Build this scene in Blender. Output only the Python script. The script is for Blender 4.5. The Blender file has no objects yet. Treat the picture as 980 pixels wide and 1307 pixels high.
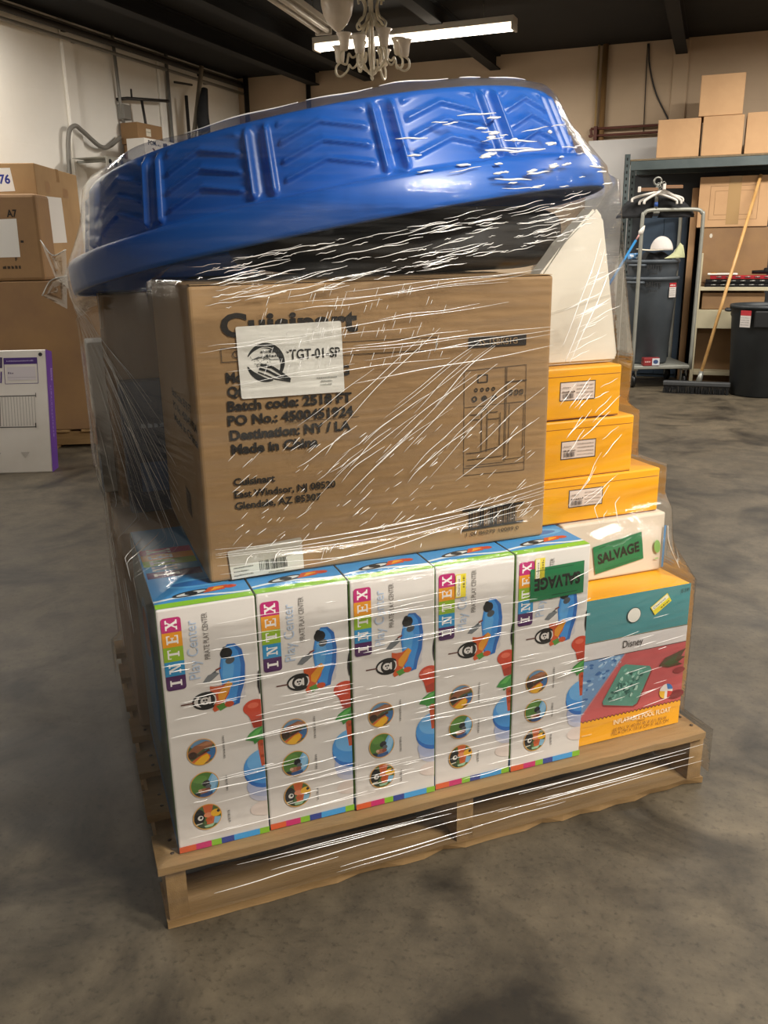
import bpy, bmesh, math, random
from math import sin, cos, pi, radians, atan2, hypot
from mathutils import Vector, Matrix
from mathutils.bvhtree import BVHTree
random.seed(7)
SC = bpy.context.scene
COL = SC.collection
V = Vector

# ---------------------------------------------------------------- camera
cam = bpy.data.cameras.new('camera')
cam_o = bpy.data.objects.new('camera', cam); COL.objects.link(cam_o)
_r = V((0.93820, 0.34574, -0.01539)); _u = V((-0.08751, 0.28002, 0.95600)); _f = V((-0.33484, 0.89557, -0.29297))
_C = V((0.84654, -1.08934, 1.20998))
cam_o.matrix_world = Matrix(((_r.x, _u.x, -_f.x, _C.x), (_r.y, _u.y, -_f.y, _C.y), (_r.z, _u.z, -_f.z, _C.z), (0, 0, 0, 1)))
cam.sensor_fit = 'VERTICAL'; cam.sensor_height = 36.0; cam.lens = 36.0 * 1102.25 / 1307.0
cam.clip_start = 0.05; cam.clip_end = 60
SC.camera = cam_o
# ---------------------------------------------------------------- world, exposure, lights
w = bpy.data.worlds.new('world'); SC.world = w; w.use_nodes = True
w.node_tree.nodes['Background'].inputs[0].default_value = (0.5, 0.48, 0.45, 1)
w.node_tree.nodes['Background'].inputs[1].default_value = 0.03
SC.view_settings.view_transform = 'Standard'; SC.view_settings.look = 'None'
SC.view_settings.gamma = 1.0; SC.view_settings.use_curve_mapping = False
SC.view_settings.exposure = 0.0
try:
    SC.cycles.transparent_max_bounces = 24; SC.cycles.max_bounces = 8
except Exception:
    pass
WARM = (1.0, 0.935, 0.84)
def tube_or_fill(x, y, z, power, along='x', length=2.4, width=0.22, color=WARM):
    l = bpy.data.lights.new('tube_or_fill_light', 'AREA'); l.shape = 'RECTANGLE'
    l.size = length; l.size_y = width; l.energy = power; l.color = color
    o = bpy.data.objects.new('tube_or_fill_light', l); COL.objects.link(o)
    o.location = (x, y, z)
    if along == 'y': o.rotation_euler = (0, 0, pi / 2)
    return o
tube_or_fill(2.8, -0.5, 2.86, 270, 'x')         # fixture to the right of the camera: lights the printed fronts
tube_or_fill(0.9, -4.0, 2.86, 30, 'x')  # weak fill added behind the camera, no fixture there
tube_or_fill(3.8, 2.6, 2.86, 140, 'x')          # right aisle
tube_or_fill(2.0, 5.6, 2.86, 140, 'x')
tube_or_fill(-3.65, 3.0, 2.86, 55, 'y', 2.0)          # added to brighten the white wall, kept out of view without a fixture
tube_or_fill(-1.55, 6.0, 2.72, 75, 'x', 1.6)    # the lit fixture over the back

# ---------------------------------------------------------------- materials
def lin(c):
    c = c / 255.0
    return c / 12.92 if c <= 0.04045 else ((c + 0.055) / 1.055) ** 2.4
def rgb(*c):
    if len(c) == 1:
        h = c[0].lstrip('#'); c = [int(h[i:i + 2], 16) for i in (0, 2, 4)]
    return (lin(c[0]), lin(c[1]), lin(c[2]), 1)
_mats = {}
def mat(name, col, rough=0.6, metal=0.0, spec=0.5, coat=0.0):
    if name in _mats: return _mats[name]
    m = bpy.data.materials.new(name); m.use_nodes = True
    b = m.node_tree.nodes['Principled BSDF']
    b.inputs['Base Color'].default_value = rgb(col) if isinstance(col, str) else col
    b.inputs['Roughness'].default_value = rough; b.inputs['Metallic'].default_value = metal
    b.inputs['Specular IOR Level'].default_value = spec; b.inputs['Coat Weight'].default_value = coat
    b.inputs['Coat Roughness'].default_value = 0.12
    nt = m.node_tree                                   # faint surface grain on everything
    t = nt.nodes.new('ShaderNodeTexCoord'); n = nt.nodes.new('ShaderNodeTexNoise'); n.inputs['Scale'].default_value = 60
    bp = nt.nodes.new('ShaderNodeBump'); bp.inputs['Strength'].default_value = 0.04; bp.inputs['Distance'].default_value = 0.002
    nt.links.new(t.outputs['Object'], n.inputs['Vector']); nt.links.new(n.outputs[0], bp.inputs['Height']); nt.links.new(bp.outputs[0], b.inputs['Normal'])
    m.diffuse_color = b.inputs['Base Color'].default_value
    _mats[name] = m
    return m
def noisy(name, c1, c2, scale=4, detail=6, rough=(0.6, 0.8), bump=0.1, bscale=40, stretch=(1, 1, 1), lo=0.35, hi=0.65, c3=None, metal=0.0, dist=0.004, wave=None):
    if name in _mats: return _mats[name]
    m = bpy.data.materials.new(name); m.use_nodes = True; nt = m.node_tree
    b = nt.nodes['Principled BSDF']; L = nt.links.new
    tc = nt.nodes.new('ShaderNodeTexCoord'); mp = nt.nodes.new('ShaderNodeMapping'); mp.inputs['Scale'].default_value = stretch
    L(tc.outputs['Object'], mp.inputs['Vector'])
    n = nt.nodes.new('ShaderNodeTexNoise'); n.inputs['Scale'].default_value = scale; n.inputs['Detail'].default_value = detail; n.inputs['Roughness'].default_value = 0.6
    L(mp.outputs[0], n.inputs['Vector'])
    r = nt.nodes.new('ShaderNodeValToRGB'); e = r.color_ramp.elements
    e[0].position = lo; e[0].color = rgb(c1); e[1].position = hi; e[1].color = rgb(c2)
    if c3:
        x = e.new(min(0.98, hi + 0.12)); x.color = rgb(c3)
    L(n.outputs[0], r.inputs[0]); L(r.outputs[0], b.inputs['Base Color'])
    mr = nt.nodes.new('ShaderNodeMapRange'); mr.inputs['To Min'].default_value = rough[0]; mr.inputs['To Max'].default_value = rough[1]
    L(n.outputs[0], mr.inputs[0]); L(mr.outputs[0], b.inputs['Roughness'])
    n2 = nt.nodes.new('ShaderNodeTexNoise'); n2.inputs['Scale'].default_value = bscale; n2.inputs['Detail'].default_value = 4
    L(mp.outputs[0], n2.inputs['Vector'])
    bp = nt.nodes.new('ShaderNodeBump'); bp.inputs['Strength'].default_value = bump; bp.inputs['Distance'].default_value = dist
    h = n2.outputs[0]
    if wave:
        wv = nt.nodes.new('ShaderNodeTexWave'); wv.inputs['Scale'].default_value = wave; wv.bands_direction = 'Z'
        L(tc.outputs['Object'], wv.inputs['Vector'])
        ad = nt.nodes.new('ShaderNodeMath'); ad.operation = 'MULTIPLY_ADD'; ad.inputs[1].default_value = 0.06
        L(wv.outputs[1], ad.inputs[0]); L(n2.outputs[0], ad.inputs[2]); h = ad.outputs[0]
    L(h, bp.inputs['Height']); L(bp.outputs[0], b.inputs['Normal'])
    b.inputs['Metallic'].default_value = metal
    m.diffuse_color = rgb(c1); _mats[name] = m
    return m
def emis(name, col, strength):
    m = bpy.data.materials.new(name); m.use_nodes = True; nt = m.node_tree
    b = nt.nodes['Principled BSDF']; b.inputs['Base Color'].default_value = rgb(col)
    b.inputs['Emission Color'].default_value = rgb(col); b.inputs['Emission Strength'].default_value = strength
    return m
CARD = noisy('cardboard', '#9a7b55', '#a98a62', 3, 5, (0.75, 0.9), 0.12, 60, wave=60)
CARD_D = noisy('cardboard_brown', '#86684a', '#94744f', 3, 5, (0.75, 0.9), 0.12, 60, wave=60)
CARD_L = noisy('cardboard_tan', '#b58f68', '#c29c74', 2.5, 5, (0.75, 0.9), 0.1, 50, wave=60)
TAPE = mat('packing_tape', '#8f6d45', 0.25)
CLEAR_TAPE = mat('glossy_tape', '#a8895f', 0.15)
WHITE_CARD = noisy('white_card', '#d9d4cd', '#e2ded8', 3, 4, (0.45, 0.6), 0.05, 50)
BOXWHITE = noisy('coated_white_card', '#d6d0cc', '#dedad6', 2, 4, (0.3, 0.42), 0.05, 40)
YELLOW = noisy('yellow_card', '#e6a00c', '#eda910', 2, 3, (0.28, 0.4), 0.04, 40)
WOOD = noisy('pallet_wood', '#80653f', '#a3845a', 2.2, 8, (0.7, 0.9), 0.3, 30, (1, 14, 14), 0.3, 0.7)
WOOD_Y = noisy('pallet_wood_along', '#80653f', '#a3845a', 2.2, 8, (0.7, 0.9), 0.3, 30, (14, 1, 14), 0.3, 0.7)
BLUE = noisy('blue_plastic', '#1c5cb8', '#2267c4', 3, 2, (0.3, 0.36), 0.02, 20)
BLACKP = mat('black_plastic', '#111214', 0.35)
PAPER = mat('paper', '#e9e8e2', 0.7)
STEEL = noisy('grey_steel', '#8b8c86', '#a0a19b', 8, 4, (0.3, 0.45), 0.03, 40, metal=0.6)
STEEL_D = noisy('rack_steel', '#4b5556', '#586263', 4, 4, (0.4, 0.55), 0.03, 40, metal=0.2)
BINGREY = noisy('grey_bin_plastic', '#4a5158', '#545c64', 4, 3, (0.45, 0.55), 0.05, 60)
BINBLACK = noisy('black_bin_plastic', '#22262a', '#2b3034', 4, 3, (0.45, 0.55), 0.05, 60)
CREAM = noisy('cream_painted_steel', '#b7ae92', '#c4bb9f', 4, 3, (0.4, 0.5), 0.03, 40)

# ---------------------------------------------------------------- mesh helpers
def NB(): return bmesh.new()
def add_box(bm, lo, hi, bev=0.0, seg=1, mi=0, rot=None):
    lo, hi = V(lo), V(hi); c = (lo + hi) / 2; s = hi - lo
    M = Matrix.Translation(c) @ Matrix.Diagonal((s.x, s.y, s.z, 1))
    g = bmesh.ops.create_cube(bm, size=1.0, matrix=M)
    vs = g['verts']
    if bev > 0:
        es = list({e for v in vs for e in v.link_edges})
        r = bmesh.ops.bevel(bm, geom=es, offset=min(bev, min(s) * 0.45), segments=seg, affect='EDGES', profile=0.5)
        vs = list(set(r['verts']) | {v for v in vs if v.is_valid})
        fs = list({f for v in vs for f in v.link_faces}); vs = list({v for f in fs for v in f.verts})
    if rot is not None: bmesh.ops.rotate(bm, cent=c, matrix=rot, verts=vs)
    if mi:
        for f in {f for v in vs for f in v.link_faces}: f.material_index = mi
    return vs
def catmull(pts, k=8):
    pts = [V(p) for p in pts]
    if len(pts) < 3: return pts
    P = [2 * pts[0] - pts[1]] + pts + [2 * pts[-1] - pts[-2]]; out = []
    for i in range(1, len(P) - 2):
        a, b, c, d = P[i - 1], P[i], P[i + 1], P[i + 2]
        for j in range(k):
            t = j / k
            out.append(0.5 * ((2 * b) + (c - a) * t + (2 * a - 5 * b + 4 * c - d) * t * t + (3 * b - a - 3 * c + d) * t ** 3))
    out.append(pts[-1]); return out
def add_tube(bm, pts, r, n=8, mi=0, cap=True):
    pts = [V(p) for p in pts]; m = len(pts)
    rs = r if isinstance(r, (list, tuple)) else [r] * m
    T = [(pts[min(i + 1, m - 1)] - pts[max(i - 1, 0)]).normalized() for i in range(m)]
    x = T[0].orthogonal().normalized(); rings = []
    for i in range(m):
        x = (x - T[i] * x.dot(T[i]))
        x = x.normalized() if x.length > 1e-6 else T[i].orthogonal().normalized()
        y = T[i].cross(x)
        rings.append([bm.verts.new(pts[i] + (x * cos(2 * pi * k / n) + y * sin(2 * pi * k / n)) * rs[i]) for k in range(n)])
    for i in range(m - 1):
        for k in range(n):
            f = bm.faces.new((rings[i][k], rings[i][(k + 1) % n], rings[i + 1][(k + 1) % n], rings[i + 1][k])); f.material_index = mi; f.smooth = True
    if cap:
        bm.faces.new(rings[0][::-1]).material_index = mi; bm.faces.new(rings[-1]).material_index = mi
def add_lathe(bm, prof, n=32, c=(0, 0, 0), mi=0, capb=False, capt=False):
    c = V(c); R = [[bm.verts.new(c + V((r * cos(2 * pi * k / n), r * sin(2 * pi * k / n), z))) for k in range(n)] for r, z in prof]
    for i in range(len(R) - 1):
        for k in range(n):
            f = bm.faces.new((R[i][k], R[i][(k + 1) % n], R[i + 1][(k + 1) % n], R[i + 1][k])); f.material_index = mi; f.smooth = True
    if capb: bm.faces.new(R[0][::-1]).material_index = mi
    if capt: bm.faces.new(R[-1]).material_index = mi
def add_prism(bm, poly, d0, d1, plane='xz', mi=0):
    def P(a, b, d): return {'xz': (a, d, b), 'xy': (a, b, d), 'yz': (d, a, b)}[plane]
    A = [bm.verts.new(P(a, b, d0)) for a, b in poly]; B = [bm.verts.new(P(a, b, d1)) for a, b in poly]
    n = len(poly); fs = [bm.faces.new(A), bm.faces.new(B[::-1])]
    for i in range(n): fs.append(bm.faces.new((A[i], B[i], B[(i + 1) % n], A[(i + 1) % n])))
    for f in fs: f.material_index = mi
def obj(name, bm, mats, parent=None, smooth=False, fix=True):
    if fix: bmesh.ops.recalc_face_normals(bm, faces=bm.faces[:])
    me = bpy.data.meshes.new(name); bm.to_mesh(me); bm.free()
    for m in (mats if isinstance(mats, (list, tuple)) else [mats]): me.materials.append(m)
    if smooth:
        for p in me.polygons: p.use_smooth = True
    o = bpy.data.objects.new(name, me); COL.objects.link(o)
    if parent is not None: o.parent = parent
    return o
def tag(o, label, cat, group=None):
    o['label'] = label; o['category'] = cat
    if group: o['group'] = group
    return o
def thing(name, label, cat, loc=(0, 0, 0), rotz=0.0, group=None):
    o = bpy.data.objects.new(name, None); COL.objects.link(o); o.empty_display_size = 0.1
    o.location = loc; o.rotation_euler = (0, 0, rotz)
    return tag(o, label, cat, group)
def struct(name, bm, m, parent=None):
    o = obj(name, bm, m, parent)
    if parent is None: o['kind'] = 'structure'
    return o
class Fr:
    def __init__(s, o, a): s.o = V(o); s.a = a; s.M = Matrix.Rotation(a, 3, 'Z')
    def p(s, x, y, z=0.0): return s.o + s.M @ V((x, y, z))
ROOM = Fr((0, 0, 0), 0.0)
PAL = Fr((0, 0, 0), radians(41.1117))
PILE = Fr((-2.851, 3.359, 0), radians(24))
CART = Fr((0.25, 6.70, 0), radians(20.5))

# ---------------------------------------------------------------- printed graphics
_tx = {}
def text_mesh(s, bold=0.0):
    k = (s, bold)
    if k in _tx: return _tx[k]
    cu = bpy.data.curves.new('t', 'FONT'); cu.body = s; cu.size = 1.0; cu.offset = bold; cu.resolution_u = 3
    o = bpy.data.objects.new('t', cu); me = bpy.data.meshes.new_from_object(o)
    vs = [(v.co.x, v.co.y) for v in me.vertices]; fs = [tuple(p.vertices) for p in me.polygons]
    bpy.data.objects.remove(o); bpy.data.curves.remove(cu); bpy.data.meshes.remove(me)
    if vs:
        x0 = min(v[0] for v in vs); x1 = max(v[0] for v in vs)
    else: x0, x1 = 0, 1
    _tx[k] = (vs, fs, x0, x1)
    return _tx[k]
def clip_poly(P, K):
    n = len(K)
    for i in range(n):
        a, b = K[i], K[(i + 1) % n]; Q = []
        side = lambda p: (b[0] - a[0]) * (p[1] - a[1]) - (b[1] - a[1]) * (p[0] - a[0])
        for j in range(len(P)):
            p, q = P[j], P[(j + 1) % len(P)]; sp, sq = side(p), side(q)
            if sp >= 0: Q.append(p)
            if (sp > 0 > sq) or (sp < 0 < sq):
                t = sp / (sp - sq); Q.append((p[0] + t * (q[0] - p[0]), p[1] + t * (q[1] - p[1])))
        P = Q
        if len(P) < 3: return []
    return P
class Canvas:
    def __init__(s, u0=0.0, v0=0.0): s.it = []; s.clip = None; s.u0 = u0; s.v0 = v0
    def add(s, vs, fs, c):
        vs = [(a - s.u0, b - s.v0) for a, b in vs]
        if s.clip:
            K = [(a - s.u0, b - s.v0) for a, b in s.clip]; nv, nf = [], []
            for f in fs:
                P = clip_poly([vs[i] for i in f], K)
                if len(P) > 2: nf.append(tuple(range(len(nv), len(nv) + len(P)))); nv += P
            vs, fs = nv, nf
        if fs: s.it.append((vs, fs, c))
    def poly(s, pts, c): s.add(list(pts), [tuple(range(len(pts)))], c)
    def rect(s, a, b, c_, d, col): s.poly([(a, b), (c_, b), (c_, d), (a, d)], col)
    def ell(s, cu, cv, ru, rv, col, n=28, rot=0.0):
        s.poly([(cu + ru * cos(t) * cos(rot) - rv * sin(t) * sin(rot), cv + ru * cos(t) * sin(rot) + rv * sin(t) * cos(rot)) for t in [2 * pi * i / n for i in range(n)]], col)
    def ring(s, cu, cv, r0, r1, col, a0=0, a1=2 * pi, n=40, tw0=None):
        for i in range(n):
            t0 = a0 + (a1 - a0) * i / n; t1 = a0 + (a1 - a0) * (i + 1) / n
            s.poly([(cu + r0 * cos(t0), cv + r0 * sin(t0)), (cu + r1 * cos(t0), cv + r1 * sin(t0)), (cu + r1 * cos(t1), cv + r1 * sin(t1)), (cu + r0 * cos(t1), cv + r0 * sin(t1))], col)
    def line(s, pts, w, col):
        for (a, b), (c_, d) in zip(pts, pts[1:]):
            l = hypot(c_ - a, d - b) or 1; nx, ny = -(d - b) / l * w / 2, (c_ - a) / l * w / 2
            s.poly([(a + nx, b + ny), (a - nx, b - ny), (c_ - nx, d - ny), (c_ + nx, d + ny)], col)
    def frame(s, a, b, c_, d, w, col): s.line([(a, b), (c_, b), (c_, d), (a, d), (a, b)], w, col)
    def text(s, t, u, v, h, col, width=None, rot=0.0, bold=0.0, mid=False):
        vs, fs, x0, x1 = text_mesh(t, bold); k = h / 0.69
        kx = width / (x1 - x0) if width else k
        off = -(x1 - x0) * kx / 2 if mid else 0
        out = []
        for x, y in vs:
            a = (x - x0) * kx + off; b = y * k
            out.append((u + a * cos(rot) - b * sin(rot), v + a * sin(rot) + b * cos(rot)))
        s.add(out, fs, col)
    def scribble(s, u, v, w, h, col, rot=0.0, k=None):      # print too small to read: a row of short strokes
        rr = random.Random(int(u * 1e4 + v * 1e5)); x = 0
        while x < w:
            l = rr.uniform(0.3, 1.1) * h
            p = [(x, 0), (min(w, x + l), 0), (min(w, x + l), h * rr.uniform(0.5, 1)), (x, h * rr.uniform(0.5, 1))]
            s.poly([(u + a * cos(rot) - b * sin(rot), v + a * sin(rot) + b * cos(rot)) for a, b in p], col); x += l + h * 0.35
    def barcode(s, u, v, w, h, col, n=26, rot=0.0):
        rr = random.Random(5); x = 0
        while x < w:
            b = rr.choice((1, 1, 2, 3)) * w / (n * 3.2)
            p = [(x, 0), (min(w, x + b), 0), (min(w, x + b), h), (x, h)]
            s.poly([(u + a * cos(rot) - c_ * sin(rot), v + a * sin(rot) + c_ * cos(rot)) for a, c_ in p], col); x += b + rr.choice((1, 1, 2)) * w / (n * 3.2)
    def build(s, name, parent, o, U, Vv, off=0.0007, step=0.00004, rough=0.45):
        o, U, Vv = V(o), V(U), V(Vv); N = U.cross(Vv).normalized()
        bm = NB(); cols = []
        for i, (vs, fs, c) in enumerate(s.it):
            if c not in cols: cols.append(c)
            mi = cols.index(c); d = off + step * i
            bv = [bm.verts.new(o + U * a + Vv * b + N * d) for a, b in vs]
            for f in fs:
                try: bm.faces.new([bv[j] for j in f]).material_index = mi
                except ValueError: pass
        for f in bm.faces:
            f.normal_update()
            if f.normal.dot(N) < 0: f.normal_flip()
        return obj(name, bm, [mat('ink_' + c.lstrip('#'), c, rough) for c in cols], parent, fix=False)

def carton(fr, name, label, cat, x0, x1, y0, y1, z0, z1, m, group=None, tape=True, bev=0.005, rot=0.0, tapemat=None, seam=True):
    t = thing(name, label, cat, fr.p((x0 + x1) / 2, (y0 + y1) / 2, z0), fr.a + rot, group)
    hx, hy, h = (x1 - x0) / 2, (y1 - y0) / 2, z1 - z0
    bm = NB(); add_box(bm, (-hx, -hy, 0), (hx, hy, h), bev, 2)
    b = obj('body', bm, m, t)
    if tape:
        bm = NB(); tw = min(0.03, hy * 0.3)
        add_box(bm, (-hx - 0.0012, -tw, h), (hx + 0.0012, tw, h + 0.001))
        add_box(bm, (hx, -tw, h - 0.08), (hx + 0.0012, tw, h)); add_box(bm, (-hx - 0.0012, -tw, h - 0.08), (-hx, tw, h))
        obj('packing_tape', bm, tapemat or TAPE, t)
    t['_'] = 0; del t['_']
    return t, hx, hy, h
FRONT = lambda hx, hy: ((-hx, -hy, 0), (1, 0, 0), (0, 0, 1))
RIGHT = lambda hx, hy: ((hx, -hy, 0), (0, 1, 0), (0, 0, 1))

# ================================================================ the room
XL, XR, YB, YF, ZC = -4.1, 6.0, 7.9, -5.5, 2.95
def wall_mat(name, c1, c2):
    m = noisy(name, c1, c2, 1.2, 6, (0.6, 0.8), 0.1, 30)
    nt = m.node_tree; L = nt.links.new; b = nt.nodes['Principled BSDF']
    br = nt.nodes.new('ShaderNodeTexBrick'); br.inputs['Scale'].default_value = 1.0
    br.inputs['Brick Width'].default_value = 0.4; br.inputs['Row Height'].default_value = 0.2; br.inputs['Mortar Size'].default_value = 0.006
    tc = nt.nodes.new('ShaderNodeTexCoord'); sp = nt.nodes.new('ShaderNodeSeparateXYZ'); ad = nt.nodes.new('ShaderNodeMath'); cb = nt.nodes.new('ShaderNodeCombineXYZ')
    L(tc.outputs['Object'], sp.inputs[0]); L(sp.outputs[0], ad.inputs[0]); L(sp.outputs[1], ad.inputs[1]); L(ad.outputs[0], cb.inputs[0]); L(sp.outputs[2], cb.inputs[1]); L(cb.outputs[0], br.inputs['Vector'])
    bp = nt.nodes.new('ShaderNodeBump'); bp.inputs['Strength'].default_value = 0.25; bp.inputs['Distance'].default_value = 0.004; bp.invert = True
    L(br.outputs['Fac'], bp.inputs['Height']); L(bp.outputs[0], b.inputs['Normal'])
    return m
W_LEFT = wall_mat('white_block_wall', '#eae6dd', '#f2efe8')
W_BACK = wall_mat('beige_block_wall', '#bfa88c', '#cab398')
bm = NB(); add_box(bm, (XL - 0.15, YF, 0), (XL, YB, ZC)); struct('wall_left', bm, W_LEFT)
bm = NB(); add_box(bm, (XL - 0.15, YB, 0), (XR + 0.15, YB + 0.15, ZC)); struct('wall_back', bm, W_BACK)
bm = NB(); add_box(bm, (XR, YF, 0), (XR + 0.15, YB, ZC)); struct('wall_right', bm, W_BACK)
bm = NB(); add_box(bm, (XL - 0.15, YF - 0.15, 0), (XR + 0.15, YF, ZC)); struct('wall_front', bm, W_LEFT)
CEIL = noisy('black_ceiling', '#07080b', '#0a0c10', 1.5, 6, (0.8, 0.95), 0.2, 12)
bm = NB(); add_box(bm, (XL - 0.15, YF - 0.15, ZC), (XR + 0.15, YB + 0.15, ZC + 0.15)); struct('ceiling', bm, CEIL)
# floor
def floor_mat():
    m = bpy.data.materials.new('stained_concrete'); m.use_nodes = True; nt = m.node_tree; L = nt.links.new
    b = nt.nodes['Principled BSDF']; tc = nt.nodes.new('ShaderNodeTexCoord')
    def noise(sc, det=8, ro=0.62, dis=0.0):
        n = nt.nodes.new('ShaderNodeTexNoise'); n.inputs['Scale'].default_value = sc; n.inputs['Detail'].default_value = det
        n.inputs['Roughness'].default_value = ro; n.inputs['Distortion'].default_value = dis; L(tc.outputs['Object'], n.inputs['Vector']); return n
    def ramp(n, stops):
        r = nt.nodes.new('ShaderNodeValToRGB'); e = r.color_ramp.elements
        e[0].position, e[0].color = stops[0][0], rgb(stops[0][1]); e[1].position, e[1].color = stops[1][0], rgb(stops[1][1])
        for p, c in stops[2:]:
            x = e.new(p); x.color = rgb(c)
        L(n.outputs[0], r.inputs[0]); return r
    def mix(fac, a, bb, mode='MIX'):
        x = nt.nodes.new('ShaderNodeMix'); x.data_type = 'RGBA'; x.blend_type = mode
        if isinstance(fac, float): x.inputs[0].default_value = fac
        else: L(fac, x.inputs[0])
        L(a, x.inputs[6]); L(bb, x.inputs[7]); return x.outputs[2]
    base = ramp(noise(1.1, 9, 0.66, 0.4), [(0.3, '#27231b'), (0.72, '#6b604d'), (0.5, '#453e31')])
    fine = ramp(noise(9, 8, 0.7), [(0.3, '#38322a'), (0.7, '#786c58')])
    c = mix(0.42, base.outputs[0], fine.outputs[0])
    st = ramp(noise(2.6, 6, 0.55, 0.8), [(0.48, '#ffffff'), (0.66, '#7a756a')])
    c = mix(1.0, c, st.outputs[0], 'MULTIPLY')
    sp = ramp(noise(70, 3, 0.6), [(0.25, '#8a8782'), (0.45, '#ffffff')])
    c = mix(0.6, c, sp.outputs[0], 'MULTIPLY')
    L(c, b.inputs['Base Color'])
    mr = nt.nodes.new('ShaderNodeMapRange'); mr.inputs['To Min'].default_value = 0.42; mr.inputs['To Max'].default_value = 0.68
    L(noise(3).outputs[0], mr.inputs[0]); L(mr.outputs[0], b.inputs['Roughness'])
    bp = nt.nodes.new('ShaderNodeBump'); bp.inputs['Strength'].default_value = 0.12; bp.inputs['Distance'].default_value = 0.004
    L(noise(45, 6).outputs[0], bp.inputs['Height']); L(bp.outputs[0], b.inputs['Normal'])
    return m
bm = NB(); add_box(bm, (XL - 0.15, YF - 0.15, -0.1), (XR + 0.15, YB + 0.15, 0)); struct('floor', bm, floor_mat())
# black steel beams under the ceiling
k = 0
for x in (-3.2, -2.6, -1.3, 0.4, 2.0, 3.6):
    bm = NB()
    add_box(bm, (x - 0.05, YF, ZC - 0.012), (x + 0.05, YB, ZC)); add_box(bm, (x - 0.008, YF, ZC - 0.12), (x + 0.008, YB, ZC)); add_box(bm, (x - 0.05, YF, ZC - 0.13), (x + 0.05, YB, ZC - 0.118))
    k += 1; struct('trim_%d' % k, bm, CEIL)
# concrete pilaster strips and top band on the left wall
for y in (5.15, 6.45):
    bm = NB(); add_box(bm, (XL, y - 0.07, 0), (XL + 0.03, y + 0.07, ZC - 0.01), 0.01); k += 1; struct('trim_%d' % k, bm, W_LEFT)
for y in (0.0,):
    bm = NB(); add_box(bm, (0.33, YB - 0.02, 0), (0.47, YB, ZC - 0.01), 0.008); k += 1; struct('trim_%d' % k, bm, W_BACK)
GREYP = mat('pipe_grey', '#8d8b86', 0.45, 0.3); DARKP = mat('pipe_dark', '#3a3735', 0.5, 0.3); BROWNP = mat('pipe_brown', '#7d5f3a', 0.5)
REDP = mat('pipe_rust', '#5d3226', 0.6); HOSE = mat('hose_grey', '#77746e', 0.5)
for i, (dx, z, r, m, lab) in enumerate(((0.05, 2.90, 0.018, GREYP, 'thin grey conduit nearest the ceiling along the white wall'), (0.10, 2.86, 0.024, DARKP, 'dark pipe running along the top of the white wall'), (0.06, 2.80, 0.014, GREYP, 'lowest pale conduit along the top of the white wall'))):
    bm = NB(); add_tube(bm, [(XL + dx, YF + 0.02, z), (XL + dx, YB - 0.01, z)], r, 10)
    for y in (1, 3, 5, 7): add_box(bm, (XL + .002, y + i * .1 - 0.015, z - 0.012), (XL + dx, y + i * .1 + 0.015, z + 0.012))
    tag(obj('conduit_pipe', bm, m), lab, 'pipe', None)

# ================================================================ wooden pallet
PW, PD, DZ = 1.219, 1.016, 0.126
pal = thing('wooden_pallet', 'worn wooden shipping pallet under the wrapped stack of cartons', 'pallet', PAL.p(0, 0, 0), PAL.a)
def rough_board(name, lo, hi, m, ax, chew=0.0, seed=0):
    rr = random.Random(seed); bm = NB(); lo, hi = V(lo), V(hi); n = 26; rings = []
    ia = 0 if ax == 'x' else 1; ib = 1 - ia
    for i in range(n + 1):
        t = i / n; a = lo[ia] + (hi[ia] - lo[ia]) * t
        c0 = (rr.random() ** 3) * chew; c1 = rr.random() * chew * 0.3; q = rr.uniform(-0.0012, 0.0012)
        ring = []
        for b, z in ((lo[ib] + c0, lo[2]), (hi[ib] - c1, lo[2]), (hi[ib] - c1, hi[2] + q), (lo[ib] + c0 * 0.6, hi[2] + q)):
            p = [0, 0, z]; p[ia] = a; p[ib] = b; ring.append(bm.verts.new(p))
        rings.append(ring)
    for i in range(n):
        for k in range(4): bm.faces.new((rings[i][k], rings[i][(k + 1) % 4], rings[i + 1][(k + 1) % 4], rings[i + 1][k]))
    bm.faces.new(rings[0]); bm.faces.new(rings[-1])
    return obj(name, bm, m, pal)
for sx in (0.0, 0.5905, 1.181):
    rough_board('stringer', (sx, 0.002, 0.017), (sx + 0.038, PD, DZ - 0.001), WOOD_Y, 'y', 0.002, int(sx * 9))
for i in range(7):
    y0 = i * (PD - 0.09) / 6
    rough_board('deck_board', (-0.012, y0 - (0.012 if i == 0 else 0), DZ), (PW - 0.008, y0 + 0.09, DZ + 0.016), WOOD, 'x', 0.003, 20 + i)
for i, y0 in enumerate((-0.004, 0.46, PD - 0.125)):
    rough_board('bottom_board', (-0.004, y0, 0.001), (PW + 0.004, y0 + 0.12, 0.017), WOOD, 'x', 0.014, 40 + i)
bm = NB()
for sx in (0.019, 0.61, 1.2):
    for i in range(7):
        for q in (0.025, 0.065):
            add_lathe(bm, [(0.004, 0), (0.004, 0.001), (0.0005, 0.0016)], 8, (sx, i * (PD - 0.09) / 6 + q, DZ + 0.016), capt=True)
nl = obj('nail_heads', bm, mat('rusty_nail', '#4a3a2e', 0.6, 0.5), pal); nl['kind'] = 'stuff'
ZT = DZ + 0.016 + 0.0015     # deck top

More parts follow.
